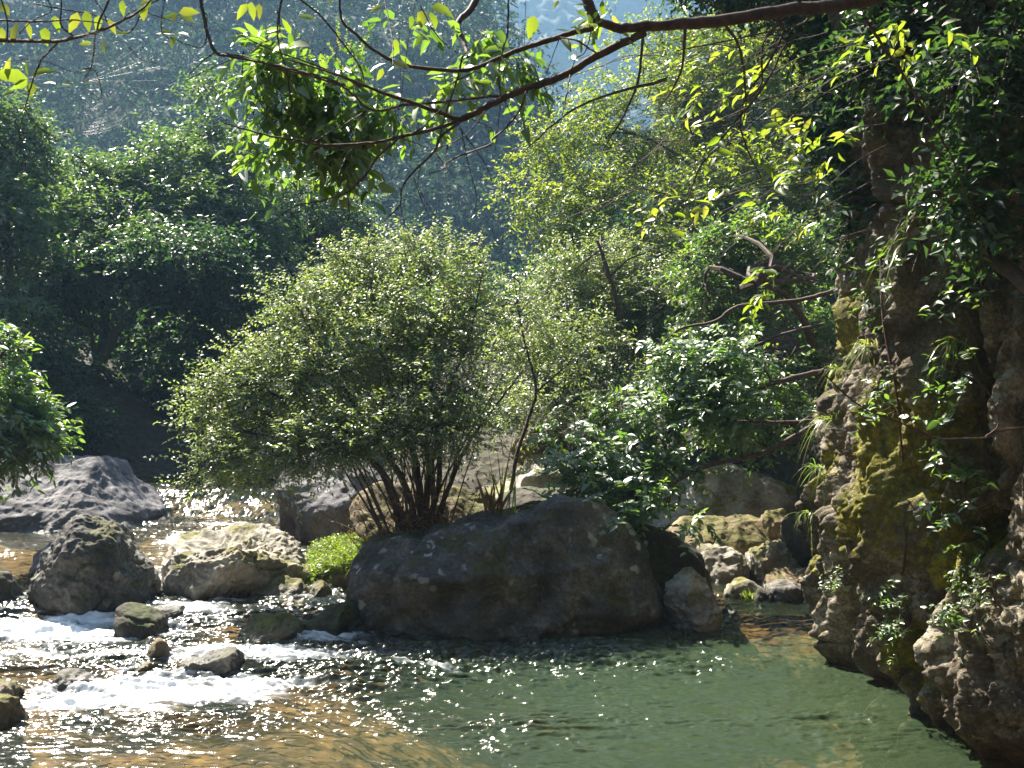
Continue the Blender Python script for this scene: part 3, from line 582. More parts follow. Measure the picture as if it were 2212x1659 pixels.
#--VEG--
# ------------------------------------------------------------------ trees and plants
def PP(pts): return [P(*p_) for p_ in pts]
def tree(name, at, label, cat, limbs, crown, n, k, L, lL, lW, leafm, bark='bark', group=None, auto=60, ar=.02, up=1., jit=.5, droop=.2, hi=False, twigs=True, tr=.003,
         freq=1.2, thr=-.05, shell=.5, seed=1, outw=.8, lift=0., dirb=(0, 0, 0), crownname='foliage'):
    T = thing(name, at, label, cat, group)
    A = Acc(); sk = []
    for lb in limbs:
        pts, r0, r1 = lb[:3]; sk.append(limb(A, pts, r0, r1, sides=8))
    A.build('trunk', M[bark], T, smooth=True)
    C, D = blobs(crown, n, freq, thr, shell, seed)
    sk = np.vstack(sk); Bc = Acc()
    if auto: autolimbs(Bc, sk[len(sk)//5:], C, ar, auto)
    D = D*outw+rng.normal(0, .55, D.shape)+np.array(dirb)
    Lf = Acc(); sprays(Lf, C, D, k, L, lL, lW, up, jit, droop, hi, Bc if twigs else None, tr, lift)
    if auto or twigs: Bc.build('branches', M[bark], T)
    Lf.build(crownname, M[leafm], T, smooth=hi)
    return T
def SB(l, y0=17.6, k=.0125): return [(a, b, y0+(930-b)*k, *r_) for a, b, *r_ in l]
def gz(x, y): return float(bed(x, y))

# the round bush on the rocks
b0 = P(905, 1168, 13.0); b0[2] = .55
def bs(*p_): return [b0+np.array([random.uniform(-.12, .12), random.uniform(-.1, .15), -.1])]+[P(*a) for a in p_]
bl = [(bs((835, 1040, 13.1), (760, 960, 13.1), (690, 900, 13.1), (560, 840, 13.0), (440, 800, 13)), .055, .012),
      (bs((880, 1060, 13.1), (810, 950, 13.2), (760, 870, 13.3), (700, 760, 13.4), (640, 660, 13.5)), .05, .012),
      (bs((905, 1050, 13.2), (880, 940, 13.4), (850, 860, 13.6), (820, 740, 13.8), (800, 600, 13.9)), .06, .012),
      (bs((925, 1040, 13.3), (915, 930, 13.6), (910, 820, 13.8), (930, 700, 14), (925, 580, 14.1)), .055, .012),
      (bs((945, 1050, 13.2), (950, 950, 13.4), (965, 850, 13.6), (1010, 740, 13.9), (1040, 600, 14.1)), .045, .01),
      (bs((960, 1080, 13.2), (1000, 980, 13.3), (1060, 890, 13.5), (1130, 800, 13.8)), .04, .01),
      (bs((870, 1110, 12.9), (820, 1010, 12.8), (740, 970, 12.8), (640, 950, 12.7), (500, 930, 12.7)), .035, .008),
      (bs((890, 1090, 12.9), (850, 1000, 12.7), (830, 900, 12.6), (760, 800, 12.6)), .04, .009),
      (bs((935, 1100, 13.0), (935, 1000, 12.9), (955, 900, 12.8), (985, 800, 12.8)), .04, .009)]
T = tree('round_bush', b0, 'round bush with fine pale green glinting leaves and bare brown stems growing among midstream rocks', 'bush', bl,
     SB([(800, 760, 300, 170, .55, 1.), (600, 840, 210, 130, .5, .8), (930, 730, 190, 150, .5, .6), (860, 610, 230, 90, .5, .55), (500, 890, 120, 110, .4, .3), (950, 850, 150, 100, .5, .4), (800, 930, 230, 60, .4, .4),
      (590, 970, 180, 90, .4, .45), (460, 1000, 80, 60, .3, .12), (700, 960, 160, 60, .4, .3), (1000, 640, 90, 80, .4, .14), (680, 660, 150, 80, .4, .3), (940, 545, 110, 40, .35, .12), (760, 560, 90, 35, .35, .1), (420, 860, 55, 60, .3, .08), (950, 930, 120, 60, .35, .2), (1020, 560, 50, 45, .3, .04), (870, 525, 60, 25, .3, .04)], 12.7, .0052),
     5000, 11, .38, .064, .031, 'leaf_fine', auto=420, ar=.012, up=1.35, jit=.42, droop=.12, freq=1.6, thr=-.3, shell=.2, seed=5, tr=.0028, dirb=(-.1, 0, .15))
A = Acc()
for k_ in range(22):
    tx = random.uniform(560, 1120); ty = random.uniform(720, 900); f_ = random.uniform(.8, 1.2); bb_ = b0+np.array([random.uniform(-.3, .35), random.uniform(-.25, .3), -.1]); e_ = P(tx, ty, random.uniform(12.7, 13.8))
    m_ = bb_+(e_-bb_)*.45+[0, 0, .12*f_]; limb(A, [bb_, m_, e_], random.uniform(.012, .026), .005, 7, 5, .5)
A.build('stems', M['bark'], T)
# dead stalks and suckers round its foot
T = bpy.data.objects['round_bush']
A = Acc(); n = 210
bx_ = np.stack([rng.normal(-1.15, .33, n), 12.75+rng.normal(0, .25, n), np.full(n, .55)+rng.random(n)*.25], -1)
d = nrm(np.stack([rng.normal(-.05, .45, n), rng.normal(-.1, .3, n), np.ones(n)], -1)); L_ = .4+rng.random(n)*1.1
t_ = np.linspace(0, 1, 6); cv = rng.normal(0, .22, (n, 3)); cv[:, 2] = -rng.random(n)*.5
path = bx_[:, None]+d[:, None]*(t_[:, None]*L_[:, None, None])+cv[:, None]*(t_**2)[:, None]*L_[:, None, None]
tubes(A, path, np.broadcast_to(np.linspace(.007, .002, 6), (n, 6)), 4); A.build('dead_stalks', M['bark_red'], T)
A = Acc(); p0 = path[:, 3:].reshape(-1, 3); leaves(A, p0, rng.normal(0, 1, p0.shape)+[0, 0, -.6], rng.normal(0, 1, p0.shape), .09, .02, curl=.4); A.build('dead_leaves', M['dry'], T)

# blade tufts
def tuft(name, at, n, L, w, label, cat, mat='grass', spread=.5, droop=.8, dirv=(0, 0, 1), rb=.05, group=None):
    T_ = thing(name, at, label, cat, group); A = Acc(); k = 7
    d = nrm(np.array(dirv, float)+rng.normal(0, spread, (n, 3))); p0 = np.array(at)+rng.normal(0, rb, (n, 3))*[1, 1, .3]
    Ls = L*(.55+.6*rng.random(n)); t_ = np.linspace(0, 1, k)
    path = p0[:, None]+d[:, None]*(t_[:, None]*Ls[:, None, None])-UP*(droop*Ls[:, None]*t_**2.2)[..., None]*(.5+rng.random((n, 1, 1)))
    s = nrm(np.cross(d, UP+rng.normal(0, .5, (n, 3)))); wd = w*np.array([.6, 1, 1, .9, .7, .4, .02])
    Lp = path+s[:, None]*wd[:, None]*.5; Rp = path-s[:, None]*wd[:, None]*.5
    V = np.stack([Lp, Rp], 2).reshape(n, -1, 3); i_ = np.arange(k-1)*2; F_ = np.stack([i_, i_+1, i_+3, i_+2], -1)
    A.add(V, (F_[None]+(np.arange(n)*k*2)[:, None, None]).reshape(-1, 4), np.repeat(rng.random(n), k*2)); A.build('blades', M[mat], T_); return T_
a_ = P(1085, 1120, 13.0); tuft('reed_clump', a_, 12, 1.3, .022, 'tall upright green reed clump at the right side of the round bush', 'reeds', spread=.13, droop=.3, rb=.07)
a_ = P(1066, 1110, 12.6); tuft('reed_clump', a_, 14, .62, .04, 'short reed clump with russet dry blades just behind the crest of the great front boulder', 'reeds', 'dry', spread=.22, droop=.25, rb=.05)
a_ = P(1618, 1292, pick(1618, 1300)); tuft('grass_tuft', a_, 46, .27, .012, 'small bright green grass tuft between stones in the right channel', 'grass tuft', spread=.55, droop=.5)
a_ = P(800, 1182, 12.75); tuft('grass_tuft', a_, 34, .42, .03, 'broad bladed green tuft at the left foot of the bush, on the front boulder', 'grass tuft', spread=.6, droop=.6)
# ground cover on the bank left of the front boulder
A = Acc(); n = 5200
px_ = 650+rng.random(n)*185; yy_ = 13.3+1.9*rng.random(n)
hx = (px_-CX)/FX*yy_; hz = .42+.07*np.exp(-((yy_-14.2)/.7)**2)+.08*fbm(np.stack([hx*2, yy_*2, 0*hx], -1), 3, 8)+.12*sm(640, 760, px_)
hz = hz*sm(640, 690, px_)*np.clip(1.05-.0*hx, 0, 1); keep = hz > .3
C_ = np.stack([hx, yy_, hz], -1)[keep]
sprays(A, C_, UP+rng.normal(0, .7, C_.shape), 5, .16, .045, .024, 1.2, .5, 0, rnd if False else False, None)
xs_ = np.linspace(-3.2, -1.5, 60); ys_ = np.linspace(12.9, 15.6, 60)
tag(A.build('ground_cover', M['leaf_yellow']), 'bright yellow-green creeping plants on the low bank left of the front boulder', 'ground cover', kind='stuff')
Vg, Fg = grid(xs_, ys_, lambda X, Y: -.1+(.48+.09*np.exp(-((Y-14.2)/.7)**2))*sm(12.9, 13.5, Y)*sm(CX-CX-3.05, -2.75, X)*sm(15.6, 15.0, Y)+.05*fbm(np.stack([X*3, Y*3, 0*X], -1), 3, 8))
tag(mk('gravel_bank', Vg, [Fg], M['rock_brown'], smooth=True), kind='structure')

# sapling right of the bush
a_ = P(1100, 1080, 14.6)
tree('sapling', a_, 'slender young tree with a thin leaning trunk just right of the round bush', 'tree',
     [([a_, P(1120, 970, 14.6), P(1150, 880, 14.7), P(1158, 840, 14.7), P(1145, 780, 14.7), P(1125, 700, 14.8), P(1110, 600, 14.9)], .032, .008),
      (PP([(1156, 850, 14.7), (1200, 810, 14.6), (1240, 780, 14.6), (1275, 760, 14.6)]), .02, .006)],
     [(1130, 690, 15.1, 90, 90, .5), (1230, 770, 14.9, 70, 40, .4)], 260, 10, .35, .07, .032, 'leaf_fine', auto=40, ar=.01, up=1.2, jit=.4, thr=-.2, seed=9)

# fine-leaved trees on the slope behind the bush, right half
a_ = np.array([2.6, 19.6, gz(2.6, 19.6)])
tree('fine_leaved_tree', a_, 'pale fine-leaved tree filling the slope between the round bush and the dark glossy trees', 'tree',
     [([a_, P(1400, 900, 19.8), P(1370, 780, 20), P(1330, 640, 20), P(1290, 520, 20)], .12, .03), ([P(1390, 860, 19.8), P(1300, 760, 19.5), P(1200, 680, 19.3)], .06, .02)],
     SB([(1290, 640, 190, 150, .6), (1230, 780, 170, 110, .5), (1440, 700, 190, 150, .6), (1350, 850, 180, 70, .4, .5), (1600, 640, 150, 110, .5), (1580, 790, 150, 70, .4, .4), (1180, 880, 120, 60, .5, .4), (1120, 760, 90, 90, .4, .3), (1085, 890, 110, 60, .4, .35), (1200, 840, 120, 60, .4, .3), (1400, 560, 140, 80, .5)]),
     5600, 11, .5, .088, .041, 'leaf_fine', auto=160, ar=.012, up=1.2, jit=.42, freq=1.1, thr=-.35, shell=.35, seed=15, tr=.004)
a_ = np.array([4.9, 20.8, gz(4.9, 20.8)])
tree('sunlit_tree', a_, 'large tree with sunlit yellow-green foliage reaching over the gorge from the right, upper centre', 'tree',
     [([a_, P(1640, 760, 20.8), P(1600, 520, 22.8), P(1540, 360, 24.6), P(1480, 200, 26.4)], .16, .04), ([P(1600, 560, 22.4), P(1440, 470, 23.4), P(1250, 420, 24), P(1130, 400, 24.2)], .05, .012),
      ([P(1560, 400, 24.2), P(1400, 300, 25.4), P(1240, 250, 26)], .05, .012)],
     SB([(1420, 270, 230, 150, .7), (1240, 350, 150, 120, .6), (1350, 460, 230, 120, .6), (1180, 290, 80, 70, .5, .25), (1140, 420, 80, 60, .5, .25), (1600, 220, 220, 180, .7),
      (1500, 120, 180, 110, .7), (1620, 430, 200, 150, .7), (1300, 210, 110, 60, .5, .3), (1200, 480, 110, 60, .5, .3), (1760, 330, 130, 200, .7), (1720, 100, 150, 110, .7), (1340, 60, 120, 80, .6, .12)]),
     5900, 10, .6, .125, .056, 'leaf_mid', auto=230, ar=.014, up=1., jit=.5, freq=.9, thr=-.3, shell=.4, seed=25, tr=.005)
a_ = np.array([5.6, 17.6, gz(5.6, 17.6)])
tree('dark_glossy_tree', a_, 'dark green glossy-leaved tree leaning out from behind the cliff, right of centre', 'tree',
     [([a_, P(1760, 760, 16.8), P(1700, 640, 16.4), P(1600, 600, 16.2)], .09, .03), (PP([(1845, 607, 15.6), (1795, 630, 15.6), (1715, 650, 15.7), (1595, 662, 15.8), (1545, 694, 15.9), (1470, 710, 16), (1440, 735, 16), (1425, 755, 16)]), .04, .012),
      (PP([(1780, 700, 15.6), (1690, 722, 15.6), (1600, 760, 15.8), (1515, 800, 15.9)]), .03, .01)],
     SB([(1640, 560, 200, 120, .5), (1700, 740, 140, 150, .5), (1520, 660, 140, 100, .4), (1600, 880, 170, 100, .5), (1480, 590, 90, 60, .4, .2), (1720, 930, 60, 60, .4, .12)], 15.6, .008),
     1700, 10, .42, .12, .052, 'leaf_gloss', auto=160, ar=.02, up=1., jit=.55, freq=1.1, thr=-.14, shell=.3, seed=35, tr=.004)
a_ = np.array([4.7, 14.4, 1.4])
tree('broad_leaved_shrub', a_, 'leaning shrub with broad shiny leaves hanging from the cliff side over the boulders', 'shrub',
     [([P(1790, 900, 14.6), P(1754, 910, 14.5), P(1650, 912, 14.4), P(1500, 905, 14.2), P(1400, 890, 14)], .045, .012), ([P(1790, 930, 14.3), P(1754, 923, 14.2), P(1656, 975, 14), P(1534, 1004, 13.6), P(1475, 1032, 13.2), P(1420, 1072, 12.9), P(1350, 1110, 12.7)], .05, .01),
      ([P(1800, 820, 14.6), P(1778, 803, 14.5), P(1697, 820, 14.4), P(1606, 856, 14.2), P(1517, 900, 14), P(1380, 960, 13.6), P(1250, 1010, 13.3)], .05, .01)],
     SB([(1490, 810, 150, 90, .35), (1420, 910, 170, 90, .35), (1330, 1000, 140, 75, .3), (1560, 880, 140, 80, .35, .5), (1260, 1030, 80, 55, .3), (1360, 1080, 110, 50, .25), (1590, 770, 110, 60, .3), (1440, 1010, 100, 50, .3, .4), (1310, 1120, 55, 35, .2), (1230, 1070, 40, 30, .2), (1200, 940, 50, 40, .2, .04), (1500, 1130, 50, 30, .2, .05)], 13.6, .0055),
     760, 9, .27, .125, .056, 'leaf_gloss', auto=130, ar=.009, up=1.25, jit=.33, droop=.25, hi=True, freq=1.4, thr=-.2, shell=.3, seed=45, tr=.003, dirb=(-.4, -.2, -.05))
a_ = np.array([3.2, 20.0, gz(3.2, 20.)])
tree('fern_bush', P(1270, 935, 18.3), 'small bright feathery bush above the pale rock at the back', 'bush', [([P(1280, 960, 18.4), P(1270, 900, 18.4)], .02, .008)],
     [(1270, 905, 18.3, 75, 38, .5)], 260, 16, .4, .08, .016, 'grass', auto=0, up=1., jit=.4, seed=46)

# trees of the left bank
GLT = 'trees on the shaded left bank'
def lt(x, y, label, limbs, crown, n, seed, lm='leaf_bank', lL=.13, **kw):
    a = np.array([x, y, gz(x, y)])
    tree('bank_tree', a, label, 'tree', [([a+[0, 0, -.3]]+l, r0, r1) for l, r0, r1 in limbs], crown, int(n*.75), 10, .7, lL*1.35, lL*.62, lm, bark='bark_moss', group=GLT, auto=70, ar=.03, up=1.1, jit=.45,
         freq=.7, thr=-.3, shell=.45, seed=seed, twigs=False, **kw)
lt(-9.5, 29, 'tallest tree of the left bank, its sunlit crown rising to a blunt peak', [([P(330, 760, 28.6), P(420, 560, 28.6), P(450, 380, 28.6), P(450, 290, 29.4)], .2, .06)],
   [(450, 250, 30, 100, 85, .9), (400, 360, 28.6, 120, 90, .9), (510, 400, 28.8, 110, 110, .9), (380, 470, 27.4, 150, 80, .9), (540, 500, 27.6, 110, 70, .8), (470, 185, 30.6, 60, 30, .5, .15)], 2600, 51)
lt(-13.6, 27, 'lower round-crowned tree between the tallest tree and the leftmost one', [([P(200, 800, 27), P(230, 600, 27), P(250, 450, 27)], .2, .06)],
   [(200, 390, 28.5, 130, 70, .9), (300, 420, 28, 90, 70, .8), (170, 490, 27, 170, 80, .9), (300, 540, 26.2, 140, 70, .9)], 2400, 52)
lt(-12.5, 23, 'leftmost tree of the left bank, cut by the frame edge', [([P(30, 800, 23), P(20, 600, 23), P(10, 400, 23)], .2, .06)],
   [(20, 330, 24.5, 95, 110, .8), (10, 480, 23.2, 85, 100, .8), (20, 620, 22.2, 70, 70, .7), (-40, 250, 25.4, 120, 100, .8)], 2100, 53, lL=.115)
lt(-4.6, 31, 'thin-crowned hazy tree behind the top of the round bush', [([P(640, 800, 31), P(620, 640, 31), P(600, 500, 31), P(660, 400, 31)], .15, .04), ([P(600, 520, 31), P(560, 420, 31)], .1, .03)],
   [(650, 450, 31, 130, 80, 1.7), (740, 520, 31, 100, 60, 1.4), (580, 560, 31, 120, 70, 1.5), (760, 430, 31, 60, 60, 1., .2)], 1700, 54, lL=.13)
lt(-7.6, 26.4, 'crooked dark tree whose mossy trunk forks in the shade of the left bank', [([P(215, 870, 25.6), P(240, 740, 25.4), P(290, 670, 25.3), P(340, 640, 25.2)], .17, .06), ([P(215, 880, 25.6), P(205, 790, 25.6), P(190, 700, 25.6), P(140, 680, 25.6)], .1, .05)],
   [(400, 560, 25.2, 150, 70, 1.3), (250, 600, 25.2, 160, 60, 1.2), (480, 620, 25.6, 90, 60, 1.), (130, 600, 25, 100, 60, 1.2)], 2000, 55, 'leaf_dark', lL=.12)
lt(-11.5, 24.0, 'low dark shrubby tree over the huge creased boulder', [([P(150, 940, 23.), P(160, 880, 23)], .1, .04)],
   [(160, 900, 22.6, 75, 50, .8), (100, 800, 23, 90, 70, 1.), (60, 720, 23.4, 80, 60, 1.)], 900, 56, 'leaf_dark', lL=.1)
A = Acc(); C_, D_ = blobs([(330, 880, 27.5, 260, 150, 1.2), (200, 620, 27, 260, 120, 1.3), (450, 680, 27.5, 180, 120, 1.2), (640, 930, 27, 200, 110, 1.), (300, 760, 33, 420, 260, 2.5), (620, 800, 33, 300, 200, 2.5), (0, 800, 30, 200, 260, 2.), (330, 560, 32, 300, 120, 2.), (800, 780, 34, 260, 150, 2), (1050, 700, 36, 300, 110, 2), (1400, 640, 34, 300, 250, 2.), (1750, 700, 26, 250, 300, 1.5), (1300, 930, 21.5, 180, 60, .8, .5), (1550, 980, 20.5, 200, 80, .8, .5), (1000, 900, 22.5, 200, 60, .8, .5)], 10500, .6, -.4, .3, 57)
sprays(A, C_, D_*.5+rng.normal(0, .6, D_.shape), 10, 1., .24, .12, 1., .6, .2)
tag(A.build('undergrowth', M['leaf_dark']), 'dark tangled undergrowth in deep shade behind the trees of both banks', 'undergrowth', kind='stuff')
a_ = np.array([-8.3, 15.8, 1.0])
tree('leafy_bush', a_, 'rich green large-leaved bush hanging in at the left edge over the creased boulder', 'bush',
     [([P(-120, 900, 15.8), P(-40, 860, 15.8), P(40, 880, 15.7), P(100, 940, 15.6)], .05, .015), ([P(-100, 880, 15.8), P(-20, 800, 15.8), P(20, 740, 15.8)], .05, .015)],
     [(15, 890, 15.6, 95, 90, .7), (60, 940, 15.6, 75, 60, .5), (-10, 770, 15.8, 60, 60, .6), (5, 980, 15.5, 60, 45, .4)], 520, 10, .35, .15, .05, 'leaf_gloss', auto=40, ar=.012, up=1., jit=.45, droop=.35, hi=True, seed=58, thr=-.25, shell=.3)

# ---- branches overhead, close to the camera
def q5(x, y): return 474.4+x/2.72, y/2.72
T = thing('overhanging_tree', (6.5, 7.2, 6.9), 'tree on the cliff top whose nearly bare dark boughs cross the top of the picture', 'tree')
A = Acc()
r1 = limb(A, PP([(2300, -60, 7.4), (2000, -30, 6.9), (1830, 8, 6.6), (1700, 22, 6.4), (1560, 45, 6.2), (1430, 52, 6.1), (1340, 60, 6), (1290, 46, 6)]), .052, .024, sides=9)
A.build('bough', M['bark_red'], T, smooth=True)
A = Acc()
def br(pts, Y0, Y1, r0, r1_, conv=True, A_=None, n=6):
    m_ = len(pts); ps = [P(*(q5(*p_) if conv else p_), Y0+(Y1-Y0)*i_/(m_-1)) for i_, p_ in enumerate(pts)]
    return limb(A_ or A, ps, r0, r1_, n, 6, .5)
br([(2500, 190), (2212, 330), (2050, 430), (1900, 490), (1740, 545), (1600, 610), (1490, 670), (1410, 705)], 6.05, 5.8, .026, .020)
A.build('branch', M['bark_red'], T, smooth=True); A = Acc()
br([(2190, 165), (2050, 200), (1860, 260), (1740, 300), (1620, 350), (1500, 400), (1400, 415), (1200, 400), (1050, 370), (900, 290), (800, 200), (720, 120), (700, -40)], 6, 5.6, .018, .006)
A.build('branch', M['bark_red'], T, smooth=True); A = Acc()
br([(1410, 705), (1300, 665), (1150, 610), (1000, 560), (870, 510), (750, 460), (600, 410), (400, 350)], 5.8, 5.5, .014, .004)
br([(1410, 710), (1250, 760), (1070, 800), (900, 840), (620, 855), (500, 830), (300, 800), (20, 720)], 5.8, 5.4, .013, .004)
A.build('branch', M['bark_red'], T, smooth=True); A = Acc()
tw = [([(0, 310), (150, 335), (350, 400), (500, 440), (700, 500), (790, 560), (860, 630), (950, 650), (1070, 620), (1300, 600), (1500, 575), (1650, 560)], .004, .009),
      ([(100, 195), (300, 290), (500, 360), (700, 440), (830, 510)], .003, .006), ([(1410, 720), (1300, 800), (1260, 890), (1130, 1020), (1070, 1110), (1060, 1200), (970, 1300)], .009, .003),
      ([(1800, 540), (1760, 650), (1680, 750), (1600, 820), (1590, 850), (1400, 920), (1330, 960), (1320, 990), (1230, 1020)], .007, .003),
      ([(1070, 800), (930, 920), (860, 1020), (750, 1130), (600, 1180), (450, 1210), (290, 1320)], .008, .002), ([(750, 1130), (760, 1220), (750, 1300), (640, 1380), (520, 1380)], .004, .002),
      ([(930, 920), (830, 1080), (760, 1210)], .004, .002), ([(1410, 750), (1520, 900), (1580, 1000), (1610, 1110)], .004, .0015), ([(1340, 850), (1320, 1010), (1385, 1225)], .0035, .0015),
      ([(1270, 900), (1330, 980), (1380, 1050)], .003, .0015), ([(1140, 1040), (1190, 1180), (1250, 1310)], .004, .0015), ([(1180, 980), (1170, 1100), (1265, 1270)], .003, .0015), ([(1060, 1200), (1090, 1330), (1130, 1440)], .003, .0015),
      ([(1420, 760), (1460, 960), (1510, 1160), (1490, 1270)], .004, .0015), ([(1350, 600), (1320, 700), (1270, 890)], .006, .004), ([(1700, -40), (1690, 190), (1640, 400), (1650, 560)], .007, .005),
      ([(1150, -30), (1130, 100), (1095, 330), (1060, 620)], .003, .002), ([(370, -30), (340, 210), (400, 450), (430, 680), (500, 760), (610, 840)], .006, .003), ([(450, -20), (600, 100), (720, 250), (830, 400), (850, 500)], .006, .004),
      ([(860, 650), (750, 720), (640, 780), (560, 830)], .004, .003), ([(900, 830), (880, 880), (690, 870), (600, 850)], .003, .002), ([(780, 870), (740, 920), (700, 1020)], .004, .002), ([(600, 850), (500, 960), (300, 940)], .003, .0015),
      ([(1650, 560), (1640, 720), (1620, 880)], .003, .002), ([(1660, 570), (1740, 700), (1860, 760)], .003, .0015), ([(1480, 700), (1600, 760), (1600, 850)], .003, .002), ([(1080, 800), (1160, 770), (1250, 690), (1340, 600)], .005, .003),
      ([(1070, 810), (1250, 870), (1400, 820), (1480, 760), (1560, 650)], .003, .003), ([(2060, 440), (2030, 600), (1990, 790)], .006, .002), ([(2000, 220), (1950, 350), (1910, 460)], .003, .002), ([(2190, 160), (2150, 300), (2090, 350), (2060, 440)], .004, .003),
      ([(970, 0), (1010, 200), (1020, 380)], .004, .003), ([(1180, 30), (1250, 170), (1350, 280), (1450, 330)], .004, .002), ([(1430, 330), (1380, 520), (1330, 660)], .006, .005), ([(1500, 420), (1380, 480), (1350, 500), (1230, 560)], .004, .002),
      ([(1800, 0), (1790, 260), (1810, 420), (1760, 500)], .002, .0015), ([(2000, 220), (2100, 240), (2212, 310)], .005, .006), ([(1490, 420), (1580, 440), (1620, 490)], .002, .002)]
for pts, a, b in tw: br(pts, 5.75+random.uniform(-.15, .15), 5.6+random.uniform(-.25, .25), a, b)
A.build('twigs', M['bark_red'], T); A = Acc()
# stump going up and the thick piece by the top edge
limb(A, PP([(1258, -60, 6), (1268, 0, 6), (1290, 46, 6.)]), .035, .032); A.build('stub', M['bark_red'], T, smooth=True); A = Acc(); limb(A, [P(*q5(1540, -60), 6.6), P(*q5(1470, 60), 6.5), P(*q5(1400, 140), 6.4), P(*q5(1440, 260), 6.3), P(*q5(1460, 330), 6.2)], .026, .012)
A.build('branch', M['bark_red'], T, smooth=True); A = Acc()
ups = [[(1560, 45), (1600, 110), (1610, 240), (1580, 300)], [(1660, 30), (1690, 80), (1600, 250), (1650, 400)], [(1700, 90), (1640, 200), (1520, 350), (1470, 470)], [(1480, 60), (1470, 160), (1420, 240)], [(1760, 30), (1700, 60), (1460, 110)], [(1390, 60), (1370, 200), (1300, 330)],
       [(1870, 40), (1950, 160), (2030, 290), (2080, 400), (2110, 500)], [(1730, 0), (1650, 90), (1640, 190), (1560, 260)], [(1440, 170), (1250, 230), (1130, 330)]]
for u_ in ups: limb(A, PP([(a, b, 6.4+.2*i_) for i_, (a, b) in enumerate(u_)]), .011, .004, 6, 5, .5)
A.build('twigs', M['bark'], T)
# big leaves that catch the sun along the boughs
A = Acc()
cs = [(1620, 170, 7, 120, 60, .6), (1560, 300, 7, 160, 70, .6), (1480, 430, 7.2, 120, 70, .5), (1600, 420, 7.2, 130, 60, .5), (1430, 480, 7, 60, 45, .3), (1760, 330, 7.6, 120, 140, .6), (1300, 20, 6, 60, 25, .3, .05), (1700, 480, 7.6, 100, 60, .5)]
cs += [(1850, 140, 8, 60, 80, .3, .06), (1540, 200, 7.2, 120, 60, .5), (1660, 600, 8, 80, 60, .4, .06), (1990, 60, 7.0, 120, 30, .3, .04)]
C_, D_ = blobs(cs, 80, 2, -.9, .2, 61); sprays(A, C_, D_*.3+rng.normal(0, .5, D_.shape)+[-.7, -.2, -.3], 6, .26, .105, .04, .8, .5, .25, True, None)
A.build('leaves', M['leaf_yellow'], T, smooth=True)
A = Acc()
n_ = 1500; C_ = np.stack([rng.uniform(-7, 7, n_), rng.uniform(-6, 3.6, n_), rng.uniform(6.2, 9.5, n_)], -1); C_ = C_[fbm(C_*.7, 2, 64) > -.25]  # unseen leaf cover above the viewer, added to darken faces turned this way
sprays(A, C_, rng.normal(0, 1, C_.shape)*[1, 1, .3], 8, .6, .2, .09, 1., .5, .3); A.build('shade_canopy', M['leaf_dark'], T)
A = Acc()
for k_ in range(60):
    x_, y_ = random.uniform(1420, 1930), random.uniform(60, 520); l_ = random.uniform(120, 330); s_ = random.uniform(.1, .7); d_ = random.uniform(6.6, 8.2)
    limb(A, PP([(x_, y_, d_), (x_-l_*.4, y_+l_*.4*s_-random.uniform(0, 25), d_-.1), (x_-l_*.75, y_+l_*.8*s_, d_-.1), (x_-l_, y_+l_*s_*1.25, d_-.2)]), random.uniform(.003, .006), .0012, 5, 4, .8)
A.build('twigs', M['bark'], T)
# climber with big dark leaves and pale flower heads
T = thing('leafy_climber', P(760, 60, 6.2), 'hanging clump of large dark glossy leaves with pale flower heads at upper centre left', 'climber')
A = Acc(); Bc = Acc()
cs = [(620, 190, 6.3, 110, 110, .4), (740, 170, 6.3, 110, 100, .4), (690, 300, 6.3, 120, 80, .35), (760, 330, 6.3, 45, 60, .2), (600, 320, 6.3, 70, 55, .25), (830, 230, 6.2, 70, 60, .25), (560, 130, 6.2, 60, 60, .25), (1020, 90, 6.2, 60, 60, .25), (870, 60, 6.2, 60, 45, .2), (1110, 150, 6.1, 45, 60, .2, .03), (960, 200, 6.1, 60, 40, .2, .02)]
C_, D_ = blobs(cs, 270, 2.2, -.35, .3, 62); sprays(A, C_, D_*.6+rng.normal(0, .5, D_.shape)+[-.2, 0, -.5], 6, .2, .115, .048, 1., .5, .5, True, Bc, .003)
A.build('leaves', M['leaf_gloss'], T, smooth=True); Bc.build('stems', M['bark'], T)
A = Acc(); C_, D_ = blobs([(620, 150, 6.2, 100, 50, .3), (600, 230, 6.1, 50, 50, .2), (740, 120, 6.2, 50, 40, .2)], 60, 2, -.9, .2, 63)
sprays(A, C_, D_+UP, 24, .12, .014, .011, .2, 1., 0, False, None); A.build('flower_heads', M['grass'], T)
